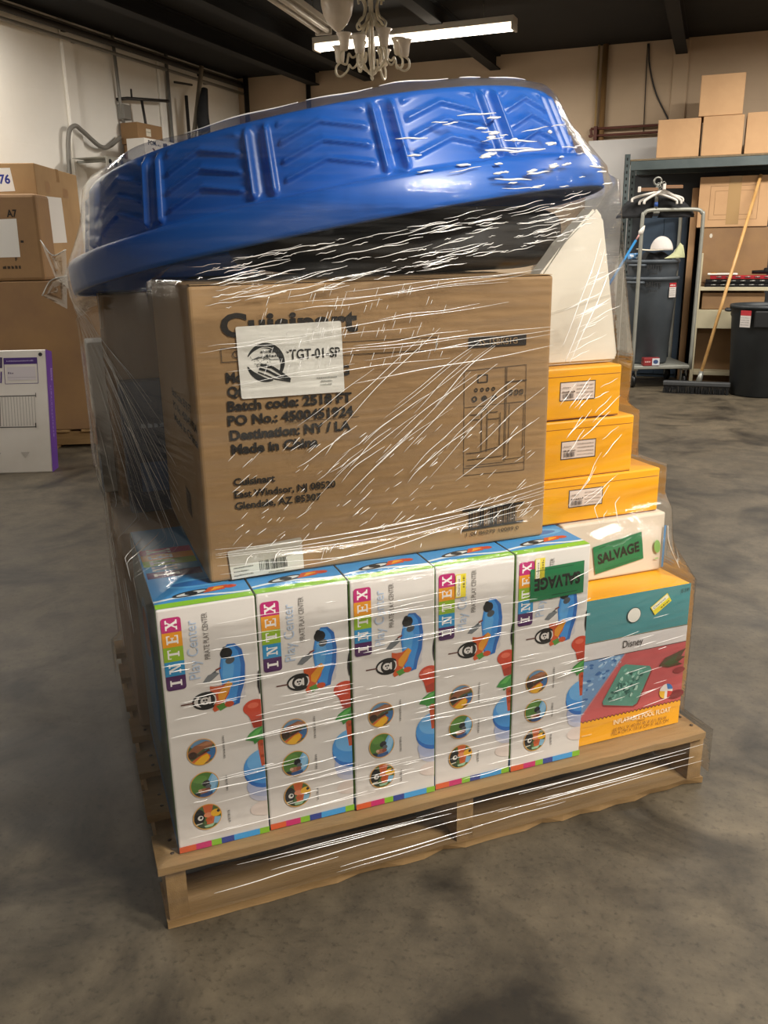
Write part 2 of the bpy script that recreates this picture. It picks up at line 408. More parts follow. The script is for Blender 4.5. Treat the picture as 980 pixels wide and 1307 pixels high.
# ================================================================ play center cartons (front row)
IW, IH, IX0, IY0, IDEP = 0.1726, 0.4868, 0.0302, 0.0176, 0.46
LOGO = {'I': '#4c2158', 'N': '#2f8fc4', 'T': '#8fb52a', 'E': '#e79a22', 'X': '#b8246f'}
def slab(ch):
    s = 0.13
    bar = lambda a, b, c, d: [(a, b), (c, b), (c, d), (a, d)]
    if ch == 'I': return [bar(.38, 0, .62, 1), bar(.2, 0, .8, s), bar(.2, 1 - s, .8, 1)]
    if ch == 'N': return [bar(.16, 0, .27, 1), bar(.74, 0, .85, 1), [(.16, 1), (.38, 1), (.85, 0), (.66, 0)], bar(.02, 0, .42, s), bar(.02, 1 - s, .3, 1), bar(.6, 1 - s, .99, 1)]
    if ch == 'T': return [bar(.4, 0, .62, 1), bar(.04, 1 - s, .96, 1), bar(.04, .7, .13, 1), bar(.87, .7, .96, 1), bar(.25, 0, .77, s)]
    if ch == 'E': return [bar(.18, 0, .4, 1), bar(.05, 0, .9, s), bar(.05, 1 - s, .9, 1), bar(.3, .45, .65, .57), bar(.82, 0, .92, .3), bar(.82, .7, .92, 1), bar(.62, .36, .7, .66)]
    if ch == 'X': return [[(.06, 0), (.22, 0), (.92, 1), (.76, 1)], [(.12, 1), (.36, 1), (.94, 0), (.68, 0)], bar(0, 0, .36, s), bar(.58, 0, 1, s), bar(0, 1 - s, .46, 1), bar(.62, 1 - s, 1, 1)]
def intex_logo(c, u0, u1, v0, v1, stripes_only=False):
    h = (v1 - v0) / 5
    for i, ch in enumerate('INTEX'):
        a, b = v0 + i * h, v0 + (i + 1) * h
        if ch in 'IX':        # rounded outer corners
            r = (u1 - u0) * 0.16; e = b if ch == 'X' else a; sg = -1 if ch == 'X' else 1; o = a if ch == 'X' else b
            pts = [(u0, o), (u1, o)] + [(u1 - r + r * sin(pi / 2 - q), e + sg * (r - r * sin(q))) for q in (0, pi / 6, pi / 3, pi / 2)]
            pts += [(u0 + r - r * sin(q), e + sg * (r - r * cos(q))) for q in (0, pi / 6, pi / 3, pi / 2)]
            c.poly(pts, LOGO[ch])
        else: c.rect(u0, a, u1, b, LOGO[ch])
        if not stripes_only:
            W = u1 - u0
            for P in slab(ch):  # letters read upwards: their tops point left
                c.poly([(u0 + W * (0.20 + 0.60 * (1 - y)), a + h * (0.16 + 0.68 * x)) for x, y in P], '#f0ecea')
def wl(c, pts, col): c.poly(pts, col)
def intex_front(sticker):
    c = Canvas(); W, H = IW, IH
    X = lambda u: u * W
    Y = lambda v: (1 - v) * H
    ov = []
    # play set picture: blue pool standing on end, ring with skull, slide, shark
    def E(u, v, ru, rv, col, rot=0.0, n=24): c.ell(X(u), Y(v), ru * W, rv * H, col, n, rot)
    def P(pts, col): c.poly([(X(u), Y(v)) for u, v in pts], col)
    E(.80, .20, .03, .015, '#b9b6b8'); E(.79, .38, .05, .02, '#c9c6c8'); E(.80, .29, .06, .09, '#c8c5ca')
    P([(.62, .20), (.68, .17), (.76, .172), (.83, .20), (.855, .26), (.84, .33), (.79, .38), (.77, .415), (.70, .42), (.62, .40), (.60, .33), (.58, .27)], '#2667b4')
    P([(.62, .20), (.68, .175), (.74, .178), (.79, .205), (.81, .26), (.79, .32), (.75, .37), (.73, .41), (.66, .41), (.61, .38), (.59, .27)], '#3f8fd8')
    P([(.63, .23), (.70, .225), (.74, .26), (.71, .32), (.64, .35), (.61, .29)], '#5aa3dd')
    E(.665, .205, .065, .022, '#161616', 0.5); E(.70, .235, .05, .014, '#4a5055', .4); E(.65, .19, .03, .012, '#0c0c0c')
    P([(.40, .305), (.46, .28), (.54, .272), (.58, .28), (.52, .297), (.46, .31)], '#71767a'); P([(.50, .275), (.56, .262), (.54, .276)], '#4d5256')
    P([(.54, .262), (.60, .255), (.60, .262), (.55, .268)], '#7c3b2f')
    E(.42, .38, .145, .036, '#171717'); E(.42, .38, .125, .026, '#d9d5d2'); E(.425, .38, .09, .031, '#171717'); E(.41, .38, .05, .015, '#d9d5d2')
    E(.398, .377, .012, .004, '#171717'); E(.425, .377, .012, .004, '#171717'); E(.412, .387, .01, .003, '#171717'); P([(.45, .365), (.47, .365), (.47, .395), (.45, .395)], '#d9d5d2')
    P([(.16, .3775), (.29, .378), (.29, .383), (.16, .383)], '#5d3226')
    P([(.47, .325), (.53, .33), (.60, .33), (.66, .318), (.70, .325), (.66, .37), (.60, .40), (.56, .425), (.50, .432), (.48, .42), (.53, .385), (.52, .355), (.47, .345)], '#c9572a')
    P([(.55, .36), (.67, .316), (.71, .33), (.60, .395), (.55, .385)], '#e0982d'); P([(.52, .41), (.6, .40), (.64, .42), (.56, .432)], '#55903a'); E(.66, .41, .05, .012, '#c34f28')
    # large picture running off the right edge
    c.clip = [(0, 0), (W - .0008, 0), (W - .0008, H), (0, H)]
    E(1.0, .885, .20, .035, '#d9cbc4'); E(1.0, .81, .20, .045, '#c3c4d6'); E(1.02, .78, .24, .055, '#aeb6d4')
    E(1.02, .715, .26, .082, '#2f6fc0'); E(1.02, .70, .26, .078, '#4b97dd'); E(.99, .675, .19, .05, '#6fb0e6')
    P([(.93, .56), (1.02, .55), (1.02, .70), (.96, .70), (.94, .64)], '#c1502a'); P([(.96, .6), (1.02, .6), (1.02, .612), (.96, .612)], '#9c3f20'); P([(.96, .65), (1.02, .65), (1.02, .662), (.96, .662)], '#9c3f20')
    E(.93, .445, .13, .034, '#c9482f'); P([(.80, .45), (1.02, .44), (1.02, .53), (.90, .53), (.86, .48)], '#c9482f'); P([(.88, .50), (1.02, .485), (1.02, .53), (.91, .53)], '#a83b28'); E(.91, .435, .06, .012, '#dd6a50')
    P([(.80, .575), (.85, .55), (.92, .535), (1.02, .525), (1.02, .59), (.96, .585), (.90, .60), (.885, .585)], '#3f8f42'); P([(.84, .565), (.93, .54), (1.0, .535), (.93, .565)], '#5fae55')
    P([(1.01, .285), (.985, .30), (.972, .33), (.972, .36), (.985, .39), (1.01, .40)], '#1a1a1a')
    c.clip = None
    intex_logo(c, X(.035), X(.235), Y(.315), Y(.033))
    c.text('Play Center', X(.385), Y(.285), .0195, '#b4c5dd', width=.112, rot=pi / 2)
    c.text('PIRATE PLAY CENTER', X(.50), Y(.215), .0095, '#6a6663', width=.088, rot=pi / 2)
    # three round pictures
    for k, cv in enumerate((.585, .725, .865)):
        cu, cy, r = X(.33), Y(cv), .0262
        c.ell(cu, cy, r * 1.03, r * 1.03, '#d9a04a', 36)
        c.clip = [(cu + r * .97 * cos(t), cy + r * .97 * sin(t)) for t in [2 * pi * i / 30 for i in range(30)]]
        Q = lambda pts, col: c.poly([(cu + a * r, cy + b * r) for a, b in pts], col)
        O = lambda a, b, ra, rb, col, rot=0.0: c.ell(cu + a * r, cy + b * r, ra * r, rb * r, col, 20, rot)
        if k == 0:
            Q([(-1, -1), (1, -1), (1, 1), (-1, 1)], '#4a5a3a'); O(.1, .75, .9, .35, '#5f86a8', .2); Q([(.2, .1), (1, .2), (1, -.8), (.3, -.5)], '#3b6ea5')
            Q([(-1, .1), (-.5, .55), (.3, .8), (.9, .6), (.7, .3), (.1, .2), (-.4, -.1), (-.8, -.4)], '#8d5a3e'); Q([(-.3, .55), (.5, .72), (.85, .5), (.2, .42)], '#a8714f')
            O(-.65, -.15, .32, .28, '#3a2419'); Q([(-.4, -.15), (.5, .15), (.6, 0), (-.2, -.3)], '#4b2f22')
            Q([(-.9, -.7), (-.3, -.35), (.3, -.1), (.6, -.4), (.4, -.8), (-.4, -1)], '#c9622a'); Q([(-.6, -.75), (0, -.3), (.4, -.2), (.5, -.55), (.1, -.95), (-.4, -1)], '#e8b021')
        elif k == 1:
            Q([(-1, -1), (1, -1), (1, 1), (-1, 1)], '#4f7a35'); O(-.3, .5, .5, .3, '#5f8d3e'); O(.55, -.05, .38, .95, '#6fa9d6', -.25); O(.65, .15, .22, .7, '#92c2e4', -.25)
            O(.1, .1, .28, .24, '#1c1c20', .5); O(.25, -.18, .2, .18, '#5b5f63'); O(-.1, -.5, .3, .24, '#a26d52'); Q([(-.5, -.7), (.5, -.6), (.5, -1), (-.5, -1)], '#34578c'); O(-.62, -.72, .26, .2, '#2b3138'); O(.2, -.45, .2, .16, '#8a4a3a'); O(-.35, -.4, .14, .12, '#caa58c')
        else:
            Q([(-1, -1), (1, -1), (1, 1), (-1, 1)], '#4c6434'); O(-.6, .1, .42, .62, '#15171a'); O(-.5, 0, .2, .2, '#d9d6d0'); O(-.46, .02, .1, .1, '#15171a')
            Q([(-.3, 1), (.5, 1), (.3, .3), (.5, -.1), (.35, -.7), (-.1, -.6), (0, .1), (-.2, .4)], '#c9602f'); O(.05, .15, .3, .2, '#d98a63'); O(.62, .2, .38, .3, '#e6ae2a'); O(.8, .32, .12, .12, '#22221f')
            Q([(.5, -.1), (1, -.2), (1, -.8), (.4, -.6)], '#86b5d2'); Q([(-1, -.6), (-.3, -.5), (-.1, -.9), (-.8, -1)], '#31402c'); Q([(-.3, -.7), (.5, -.6), (.3, -.85), (-.2, -.85)], '#9cc0a0'); O(.1, -.25, .25, .18, '#b95426'); Q([(-.9, -.45), (-.4, -.4), (-.4, -.47), (-.9, -.55)], '#d9d2c2')
        c.clip = None
        c.scribble(X(.575), cy - .022, (.046, .032, .026)[k], .0042, '#8d8a88', pi / 2)
    # colour strip along the bottom
    for a, b, col in ((0, .18, '#cf5a2f'), (.18, .35, '#bf2a6c'), (.35, .46, '#7fb32c'), (.46, .60, '#2c3f8c'), (.60, .89, '#3f97d6'), (.89, 1, '#7fb32c')):
        c.rect(X(a), Y(1.0) + .001, X(b), Y(.972), col)
    return c
def intex_top():
    c = Canvas(); W, D = IW, IDEP
    c.rect(0, 0, W, D, '#3f8fce'); c.rect(0, 0, W, .022, '#86bf2a')
    for i in range(12):     # white surf line
        a, b = W * i / 12, W * (i + 1) / 12; f = lambda x: .030 + .008 * sin(x / W * 5)
        c.poly([(a, f(a)), (b, f(b)), (b, f(b) + .007), (a, f(a) + .007)], '#dfe9ef')
    c.ell(W * .40, .052, .036, .012, '#20242a', 20, .2); c.ell(W * .40, .052, .028, .007, '#d0d4d4', 20, .2); c.ell(W * .40, .052, .012, .008, '#20242a', 16)
    c.poly([(W * .52, .045), (W * .75, .05), (W * .8, .07), (W * .6, .068)], '#c5532c'); c.poly([(W * .6, .05), (W * .78, .062), (W * .66, .066)], '#e5a02a'); c.ell(W * .82, .06, .012, .008, '#c04428', 16)
    c.ell(W * .55, .1, .07, .022, '#5aa8de'); c.ell(W * .55, .1, .055, .014, '#2d6fb4')
    # brand stripe lying across the back part of the lid
    h = .034
    for i, ch in enumerate('INTEX'):
        c.rect(.004, .15 + i * h, W * .62, .15 + (i + 1) * h, LOGO[ch])
        for P in slab(ch): c.poly([(W * .1 + (1 - y) * W * .28, .15 + h * (i + .14 + .72 * x)) for x, y in P], '#e8e4e2')
    return c
def salvage(t, hx, cu, cv, w, h, rot, o, U, Vv, name='salvage_sticker', bow=True):
    c = Canvas()
    def R(a, b): return (cu + a * cos(rot) - b * sin(rot), cv + a * sin(rot) + b * cos(rot))
    c.poly([R(-w / 2, -h / 2), R(w / 2, -h / 2), R(w / 2, h / 2), R(-w / 2, h / 2)], '#177245')
    c.line([R(-w * .38, h * .40), R(w * .1, h * .40)], h * .03, '#0d4a2d'); c.line([R(-w * .3, -h * .42), R(w * .4, -h * .42)], h * .02, '#0d4a2d')
    p = R(-w * .43, -h * .17); c.text('SALVAGE', p[0], p[1], h * .34, '#10150f', width=w * .86, rot=rot, bold=.045)
    s = c.build(name, t, o, U, Vv, .0032, .00005); s['label'] = 'green salvage sticker'
def price(t, cu, cv, w, h, rot, o, U, Vv):
    c = Canvas()
    def R(a, b): return (cu + a * cos(rot) - b * sin(rot), cv + a * sin(rot) + b * cos(rot))
    q = lambda a0, b0, a1, b1, col: c.poly([R(a0, b0), R(a1, b0), R(a1, b1), R(a0, b1)], col)
    q(-w / 2, -h / 2, w / 2, h / 2, '#e8d63a'); q(-w / 2 + w * .04, h * .02, w / 2 - w * .04, h * .42, '#e9e6d2')
    p = R(-w * .4, h * .1); c.text('Clearance', p[0], p[1], h * .22, '#33312a', width=w * .7, rot=rot)
    p = R(-w * .1, -h * .38); c.scribble(p[0], p[1], w * .5, h * .22, '#8a7f2c', rot)
    s = c.build('price_sticker', t, o, U, Vv, .0032, .00005); s['label'] = 'small yellow clearance sticker'
IL = ['white play center carton at the bare left end of the front row',
      'white play center carton second from the left end of the front row',
      'white play center carton in the middle of the front row of five',
      'white play center carton with yellow clearance sticker and no green sticker',
      'white play center carton wearing an upside down green salvage sticker']
EDGEG = noisy('carton_side_print', '#5d6a5c', '#6f7c70', 3, 4, (0.35, 0.5), 0.05, 40)
for i in range(5):
    g = 0.0022
    x0 = IX0 + i * IW + g / 2; dy = (0.0, .003, -.001, .002, 0.0)[i]
    t = thing('play_center_carton', IL[i], 'carton', PAL.p(x0, IY0 + dy, ZT), PAL.a, 'play center cartons in the front row')
    bm = NB(); W = IW - g
    add_box(bm, (0, 0, 0), (W, IDEP, IH), .0035, 2); obj('body', bm, BOXWHITE, t)
    c = intex_front(i); 
    o = c.build('front_print', t, (.0005, 0, 0), (W / IW * .994, 0, 0), (0, 0, 1), .0006, .000012)
    o = intex_top().build('lid_print', t, (.001, .002, IH), (W / IW * .988, 0, 0), (0, .985, 0), .0006, .00002)
    c = Canvas(); c.rect(0, 0, IDEP, IH, '#5a6668'); c.rect(IDEP - .012, 0, IDEP, IH, '#6fa52c'); c.rect(0, 0, IDEP, .03, '#3d6ea0'); c.ell(IDEP * .5, IH * .55, .12, .15, '#3d6f9c'); c.ell(IDEP * .45, IH * .7, .06, .05, '#8a4a32')
    c.build('side_print', t, (0, IDEP, 0), (0, -1, 0), (0, 0, 1), .0004, .00002)
    if i == 3: price(t, IW * .30, IH * .91, .048, .022, pi / 2, (0, 0, 0), (1, 0, 0), (0, 0, 1))
    if i == 4:
        price(t, IW * .30, IH * .93, .044, .022, pi / 2, (0, 0, 0), (1, 0, 0), (0, 0, 1))
        salvage(t, 0, IW * .54, IH * .862, .124, .070, pi + radians(1.0), (0, 0, 0), (1, 0, 0), (0, 0, 1))

# ================================================================ pool float box
FX0, FX1, FZ1 = 0.905, 1.178, 0.492
t, hx, hy, h = carton(PAL, 'pool_float_box', 'teal, red and yellow pool float box standing at the pallet corner', 'carton', FX0, FX1, 0.045, 0.42, ZT, FZ1, YELLOW, tape=False)
c = Canvas(); W, H = 2 * hx, h
X = lambda u: u * W
Y = lambda v: (1 - v) * H
c.rect(0, 0, W, H, '#eba81f')
c.rect(0, Y(.285), W, H, '#4b8a90')
for a in range(70):
    rr = random.Random(a); x, y = rr.uniform(0, W * .96), rr.uniform(Y(.28), H - .004); c.rect(x, y, x + .003, y + .0015, '#5a979a')
c.rect(0, Y(.40), W, Y(.285), '#d8d3d3'); c.rect(0, Y(.405), W, Y(.40), '#3a3433'); c.rect(0, Y(.289), W, Y(.285), '#33504f')
c.rect(0, Y(.835), W, Y(.405), '#c25c5e')
c.poly([(0, Y(.405)), (X(.40), Y(.405)), (0, Y(.80))], '#6f96c2')
for a in range(46):
    rr = random.Random(100 + a); x = rr.uniform(0, .36); y = .41 + rr.random() * .36 * (1 - x / .4); c.ell(X(x), Y(y), .006 * rr.uniform(.4, 1.3), .003, ('#7ba7d2', '#a9c6e0', '#3c6aa4')[a % 3], 10, rr.uniform(-.4, .6))
c.line([(X(.40), Y(.405)), (0, Y(.80))], .0035, '#b7838a')
n = 27
for i in range(n):     # zigzag edge above the yellow band
    a, b = W * i / n, W * (i + 1) / n; c.poly([(a, Y(.835)), ((a + b) / 2, Y(.835) + .005), (b, Y(.835)), (b, Y(.87)), (a, Y(.87))], '#eba81f')
c.line([(W * i / (2 * n), Y(.835) + (.005 if i % 2 else 0)) for i in range(2 * n + 1)], .0016, '#6a3a20')
c.poly([(X(.38), Y(.50)), (X(.42), Y(.487)), (X(.66), Y(.535)), (X(.68), Y(.56)), (X(.56), Y(.785)), (X(.52), Y(.80)), (X(.22), Y(.745)), (X(.21), Y(.72))], '#8d3a3c')
c.poly([(X(.37), Y(.49)), (X(.41), Y(.478)), (X(.65), Y(.525)), (X(.67), Y(.55)), (X(.55), Y(.775)), (X(.51), Y(.79)), (X(.22), Y(.735)), (X(.21), Y(.71))], '#5c9687')
for a in range(60):
    rr = random.Random(300 + a); s, q = rr.uniform(.08, .92), rr.uniform(.06, .94)
    p0 = V((X(.385), Y(.50))); p1 = V((X(.645), Y(.545))); p2 = V((X(.235), Y(.715))); P = p0 + (p1 - p0) * s + (p2 - p0) * q
    c.ell(P.x, P.y, .0052, .003, ('#2f5f58', '#75b3a2', '#a9d2c4', '#3b7268')[a % 4], 8, rr.uniform(0, 3))
c.poly([(X(.74), Y(.54)), (X(.80), Y(.49)), (X(1), Y(.45)), (X(.96), Y(.50)), (X(1), Y(.51)), (X(.93), Y(.54)), (X(.98), Y(.56)), (X(.84), Y(.565))], '#5d4a35'); c.poly([(X(.78), Y(.53)), (X(.93), Y(.475)), (X(.90), Y(.52)), (X(.94), Y(.54)), (X(.84), Y(.555))], '#4c5c3a')
c.ell(X(.95), Y(.60), .016, .008, '#93393a'); c.ell(X(.94), Y(.775), .022, .011, '#7c3034')
bx, by, br = X(.835), Y(.735), .0185
c.ell(bx, by, br, br, '#e7e2dc'); K = [(bx + br * cos(q), by + br * sin(q)) for q in [2 * pi * i / 28 for i in range(28)]]; c.clip = K
c.poly([(bx, by + br), (bx + br, by + br), (bx + br, by + .002), (bx + .004, by + .004)], '#3d7cc0'); c.poly([(bx - br, by + .004), (bx - .003, by), (bx - br * .2, by - br), (bx - br, by - br)], '#e8b93a'); c.poly([(bx + br * .2, by), (bx + br, by - .004), (bx + br, by - br), (bx + .004, by - br)], '#c9403a'); c.clip = None
c.ell(X(.455), Y(.145), .018, .018, '#1f3433'); c.ell(X(.455), Y(.145), .0166, .0166, '#e6e2da')
c.text('Disney', X(.37), Y(.358), .017, '#3a3634', width=.052)
c.text('INFLATABLE POOL FLOAT', X(.33), Y(.895), .0115, '#f4e6c4', width=.155, bold=.012)
c.text('60 IN L X 40 IN W X 6½ IN H', X(.33), Y(.945), .0085, '#8a5c20', width=.145); c.text('152.4 CM X 101.6 CM X 16.5 CM', X(.32), Y(.973), .0085, '#8a5c20', width=.155)
c.scribble(X(.57), Y(.912), .02, .003, '#8a5c20'); c.scribble(X(.03), Y(.93), .026, .004, '#f1d79a')
c.text('$15.99', X(.90), Y(.05), .009, '#203230', width=.022)
c.build('front_print', t, (-hx + .0006, -hy, .0004), (.9965, 0, 0), (0, 0, .998), .0007, .00001)
price(t, X(.71), Y(.105), .05, .024, radians(33), (-hx, -hy, 0), (1, 0, 0), (0, 0, 1))
# thin white box lying on it
t, hx, hy, h = carton(PAL, 'flat_white_box', 'flat white box with tilted green salvage sticker, under the yellow boxes', 'carton', 0.90, 1.168, 0.135, 0.56, FZ1 + .002, 0.6315, noisy('cream_card', '#cdc2b2', '#d6ccbd', 2, 3, (.4, .5), .04, 40), tape=False)
c = Canvas()
for i in range(5): c.scribble(.022 + i * .0085, .02, .075, .003, '#b9b0a4', pi / 2)
c.ell(.247, .06, .0085, .016, '#7fae5c', 16, .2); c.rect(.262, .008, .2675, .108, '#5b8fc4'); c.rect(.243, .03, .252, .033, '#9cc07c')
c.build('front_print', t, *FRONT(hx, hy))
salvage(t, hx, .145, .058, .128, .066, radians(9), *FRONT(hx, hy))
# three yellow boxes with white labels
YL = ['lowest and widest yellow box of the stack of three', 'middle yellow box in the stack of three', 'topmost yellow box of the stack, under the white carton']
for i, (x0, x1, z0, z1, lx, lz, sh) in enumerate(((.845, 1.155, .6335, .732, .415, .50, 0), (.845, 1.078, .733, .857, .36, .50, 0), (.845, 1.040, .860, .967, .33, .53, 0))):
    y0 = .15 + .003 * i
    t, hx, hy, h = carton(PAL, 'yellow_box', YL[i], 'box', x0, x1, y0, .56, z0, z1, YELLOW, 'yellow boxes stacked by the big carton', tape=False, bev=.004)
    bm = NB(); add_box(bm, (-hx + .002, -hy + .002, -.0006), (hx - .002, hy - .002, .003)); add_box(bm, (-hx + .004, -hy - .0006, h - .018), (hx - .004, -hy, h - .0172))
    obj('flap_seam', bm, mat('seam_red', '#6a2420', .6), t)
    c = Canvas(); u0 = (.075, .052, .045)[i]; v0 = h * (lz - .17); lw, lh = .086, .040
    c.rect(u0, v0, u0 + lw, v0 + lh, '#3d3330'); c.rect(u0 + .002, v0 + .002, u0 + lw - .002, v0 + lh - .002, '#dccdc4')
    for q in range(4): c.scribble(u0 + .040, v0 + .007 + q * .008, .040, .0028, '#a2958d')
    c.scribble(u0 + .005, v0 + .018, .030, .004, '#5a4f4a'); c.barcode(u0 + .006, v0 + .006, .026, .010, '#3a3230', 16); c.scribble(u0 + .005, v0 + .028, .018, .003, '#8d807a')
    o = c.build('paper_label', t, (-hx, -hy, 0), (1, 0, -.0), (0, 0, 1)); o['label'] = 'white label with barcode'

# ================================================================ the big brown carton
CX0, CX1, CY0, CY1, CZ0, CZ1 = .1385, .8296, .0983, .62, .6325, 1.1552
t = thing('large_brown_carton', 'largest brown carton, printed in black, on the front row of white cartons', 'carton', PAL.p(CX0, CY0, CZ0), PAL.a)
W, D, H = CX1 - CX0, CY1 - CY0, CZ1 - CZ0
bm = NB(); add_box(bm, (0, 0, 0), (W, D, H), .007, 3)
bmesh.ops.subdivide_edges(bm, edges=[e for e in bm.edges if e.calc_length() > .2], cuts=14, use_grid_fill=True)
for v in bm.verts:
    if v.co.y < .01 and .03 < v.co.z < H - .02: v.co.y += .0012 * sin(v.co.x * 9) * sin(v.co.z * 7)
obj('body', bm, noisy('carton_brown', '#93744e', '#a4845b', 2.2, 5, (0.6, 0.75), 0.1, 60, wave=50), t)
bm = NB(); add_box(bm, (.0, D / 2 - .035, H), (W, D / 2 + .035, H + .001)); add_box(bm, (.004, .0, H + .0002), (W - .004, .03, H + .0012)); obj('packing_tape', bm, CLEAR_TAPE, t)
B = '#191512'
c = Canvas(CX0, CZ0)
c.text('Cuisinart', .189, 1.070, .037, B, width=.243, bold=.035)
c.frame(.187, 1.028, .585, 1.051, .0012, '#3d3226'); c.text('Coffee Center', .206, 1.034, .012, '#3d3226', width=.085)
c.text('Model No.: SS-15BKS1G', .192, .993, .0165, B, width=.222, bold=.04)
c.text('Qty: 2 PCS', .193, .969, .0165, B, width=.10, bold=.04)
c.text('Batch code: 2518 FT', .191, .944, .0165, B, width=.226, bold=.04)
c.text('PO No.: 4500451924', .190, .919, .0165, B, width=.229, bold=.04); c.line([(.296, .9155), (.43, .9155)], .001, B)
c.text('Destination: NY / LA', .192, .893, .0165, B, width=.222, bold=.04)
c.text('Made in China', .193, .868, .0165, B, width=.158, bold=.04)
c.text('Cuisinart', .193, .811, .0125, B, width=.075, bold=.03)
c.text('East Windsor, NJ 08520', .193, .788, .0125, B, width=.188, bold=.025)
c.text('Glendale, AZ 85307', .193, .767, .0125, B, width=.160, bold=.025)
c.poly([(.650, 1.0265), (.773, 1.0265), (.773, 1.0465), (.650, 1.0465)], '#1d1814'); c.text('SS-15BKS1G', .672, 1.0305, .0115, '#9a7d58', width=.082)
# outline drawing of a coffee machine
LC = '#4d3d2b'
def ln(*p, w=.0011): c.line(p, w, LC)
ln((.642, .985), (.775, .989)); ln((.642, .985), (.643, .781)); ln((.775, .989), (.777, .779)); ln((.643, .781), (.777, .779)); ln((.643, .795), (.777, .795))
ln((.730, .987), (.730, .80)); ln((.733, .987), (.733, .80)); ln((.643, .915), (.777, .918)); ln((.733, .958), (.777, .959), w=.003); ln((.648, .80), (.728, .80)); ln((.733, .805), (.775, .806)); ln((.740, .915), (.740, .81)); ln((.772, .915), (.772, .81))
for a, b, s in ((.681, .968, .010),): c.frame(a - s, b - s * .7, a + s, b + s * .7, .0022, '#2d241a')
for a in (.667, .680, .692, .704): c.ring(a, .947, .0018, .004, '#2d241a', n=10)
for a in (.664, .685, .706): c.ring(a, .930, .003, .0058, '#2d241a', n=12)
c.rect(.683, .926, .687, .934, '#2d241a')
for a in (.742, .754, .765): c.frame(a - .003, .933, a + .003, .941, .002, '#2d241a')
for p in (((.655, .90), (.676, .90)), ((.695, .902), (.715, .902)), ((.655, .89), (.676, .89)), ((.692, .889), (.718, .889)), ((.648, .825), (.676, .825)), ((.694, .829), (.722, .832)), ((.680, .905), (.680, .825)), ((.692, .905), (.692, .825)), ((.65, .812), (.726, .813)), ((.676, .825), (.694, .829)), ((.72, .900), (.72, .835))): ln(*p, w=.0016)
c.ell(.685, .909, .005, .002, '#2d241a')
# barcode panel
c.line([(.641, .709), (.779, .711)], .0042, '#1d1814'); c.line([(.641, .669), (.779, .672)], .0042, '#1d1814'); c.barcode(.655, .669, .108, .041, '#1d1814', 24)
c.text('1 00 86279 10089 0', .650, .655, .008, '#2d241a', width=.118)
o = c.build('front_print', t, (0, 0, 0), (1, 0, 0), (0, 0, 1), .0020, .00001, rough=.7)
# faint print on the shaded left side
c = Canvas()
for i, (a, b) in enumerate(((.10, .34), (.08, .37), (.11, .40))): c.text(('Batch code: 2518 FT', 'PO No.: 4500451924', 'Made in China')[i], .22, .30 - i * .026, .015, B, width=b - a, bold=.02)
c.barcode(.30, .08, .07, .05, '#1d1814', 20)
c.build('side_print', t, (0, D, 0), (0, -1, 0), (0, 0, 1), .0008, .00002)
# paper sheet
c = Canvas(CX0, CZ0)
q = [(.2135, 1.086), (.4005, 1.088), (.4035, .963), (.2165, .9635)]
def rc(p, r, k=4):
    out = []
    n = len(p)
    for i in range(n):
        a, b, d = V(p[i - 1]), V(p[i]), V(p[(i + 1) % n]); u1 = (a - b).normalized(); u2 = (d - b).normalized()
        for j in range(k + 1):
            s = j / k; out.append(tuple(b + u1 * r * (1 - s) ** 2 + u2 * r * s ** 2))
    return out
c.poly(rc(q, .004), '#e9e8e2')
LB = '#1c2022'; cu, cv, R = .2625, 1.0235, .0335
for i in range(46):     # thick-thin ring of the emblem
    t0, t1 = [radians(-40 + 200 * (i + d) / 46) for d in (0, 1)]
    f0, f1 = [.0105 * (0.12 + .88 * sin(pi * min(1, (i + d) / 46 * .9 + .1)) ** .8) for d in (0, 1)]
    c.poly([(cu + (R - f0) * cos(t0), cv + (R - f0) * sin(t0)), (cu + R * cos(t0), cv + R * sin(t0)), (cu + R * cos(t1), cv + R * sin(t1)), (cu + (R - f1) * cos(t1), cv + (R - f1) * sin(t1))], LB)
for i in range(30):
    t0, t1 = [radians(190 + 100 * (i + d) / 30) for d in (0, 1)]
    f0, f1 = [.009 * sin(pi * (.05 + .9 * (i + d) / 30)) + .0008 for d in (0, 1)]
    c.poly([(cu + (R - f0) * cos(t0), cv + (R - f0) * sin(t0)), (cu + R * cos(t0), cv + R * sin(t0)), (cu + R * cos(t1), cv + R * sin(t1)), (cu + (R - f1) * cos(t1), cv + (R - f1) * sin(t1))], LB)
c.ring(cu, cv - .001, R * .80, R * .83, '#e9e8e2', radians(60), radians(150), 16)
for k_, (a, w_) in enumerate(((0, .0042), (.0065, .0050), (-.006, .0022))):
    c.line([(.250 + a * .4, 1.014 + a), (.266 + a, 1.0085 + a), (.283 + a, .9985 + a * .7), (.304, .9895 + a * .25)], w_, LB)
rr = random.Random(3)
for a in range(26): 
    x, y = .236 + rr.random() * .034, 1.018 + rr.random() * .016; c.line([(x, y), (x + rr.uniform(-.006, .006), y + rr.uniform(-.004, .004))], .0007, '#4a4e50')
for a in range(3): c.line([(.238 + a * .004, 1.029 + a * .001), (.25 + a * .006, 1.034), (.262 + a * .004, 1.029)], .0009, '#4a4e50')
c.scribble(.254, 1.040, .034, .0052, '#33383a'); c.scribble(.263, 1.0325, .028, .0052, '#33383a'); c.scribble(.268, 1.0275, .022, .002, '#6a6e70')
c.text('TGT-01-SP', .3045, 1.0265, .0165, '#16191b', width=.092, bold=.012); c.poly([(.2985, 1.042), (.304, 1.039), (.3015, 1.0375)], LB)
for i_, (a, w_) in enumerate(((.352, .037), (.360, .020), (.358, .022))): c.scribble(a, .990 - i_ * .006, w_, .0028, '#a5a6a2')
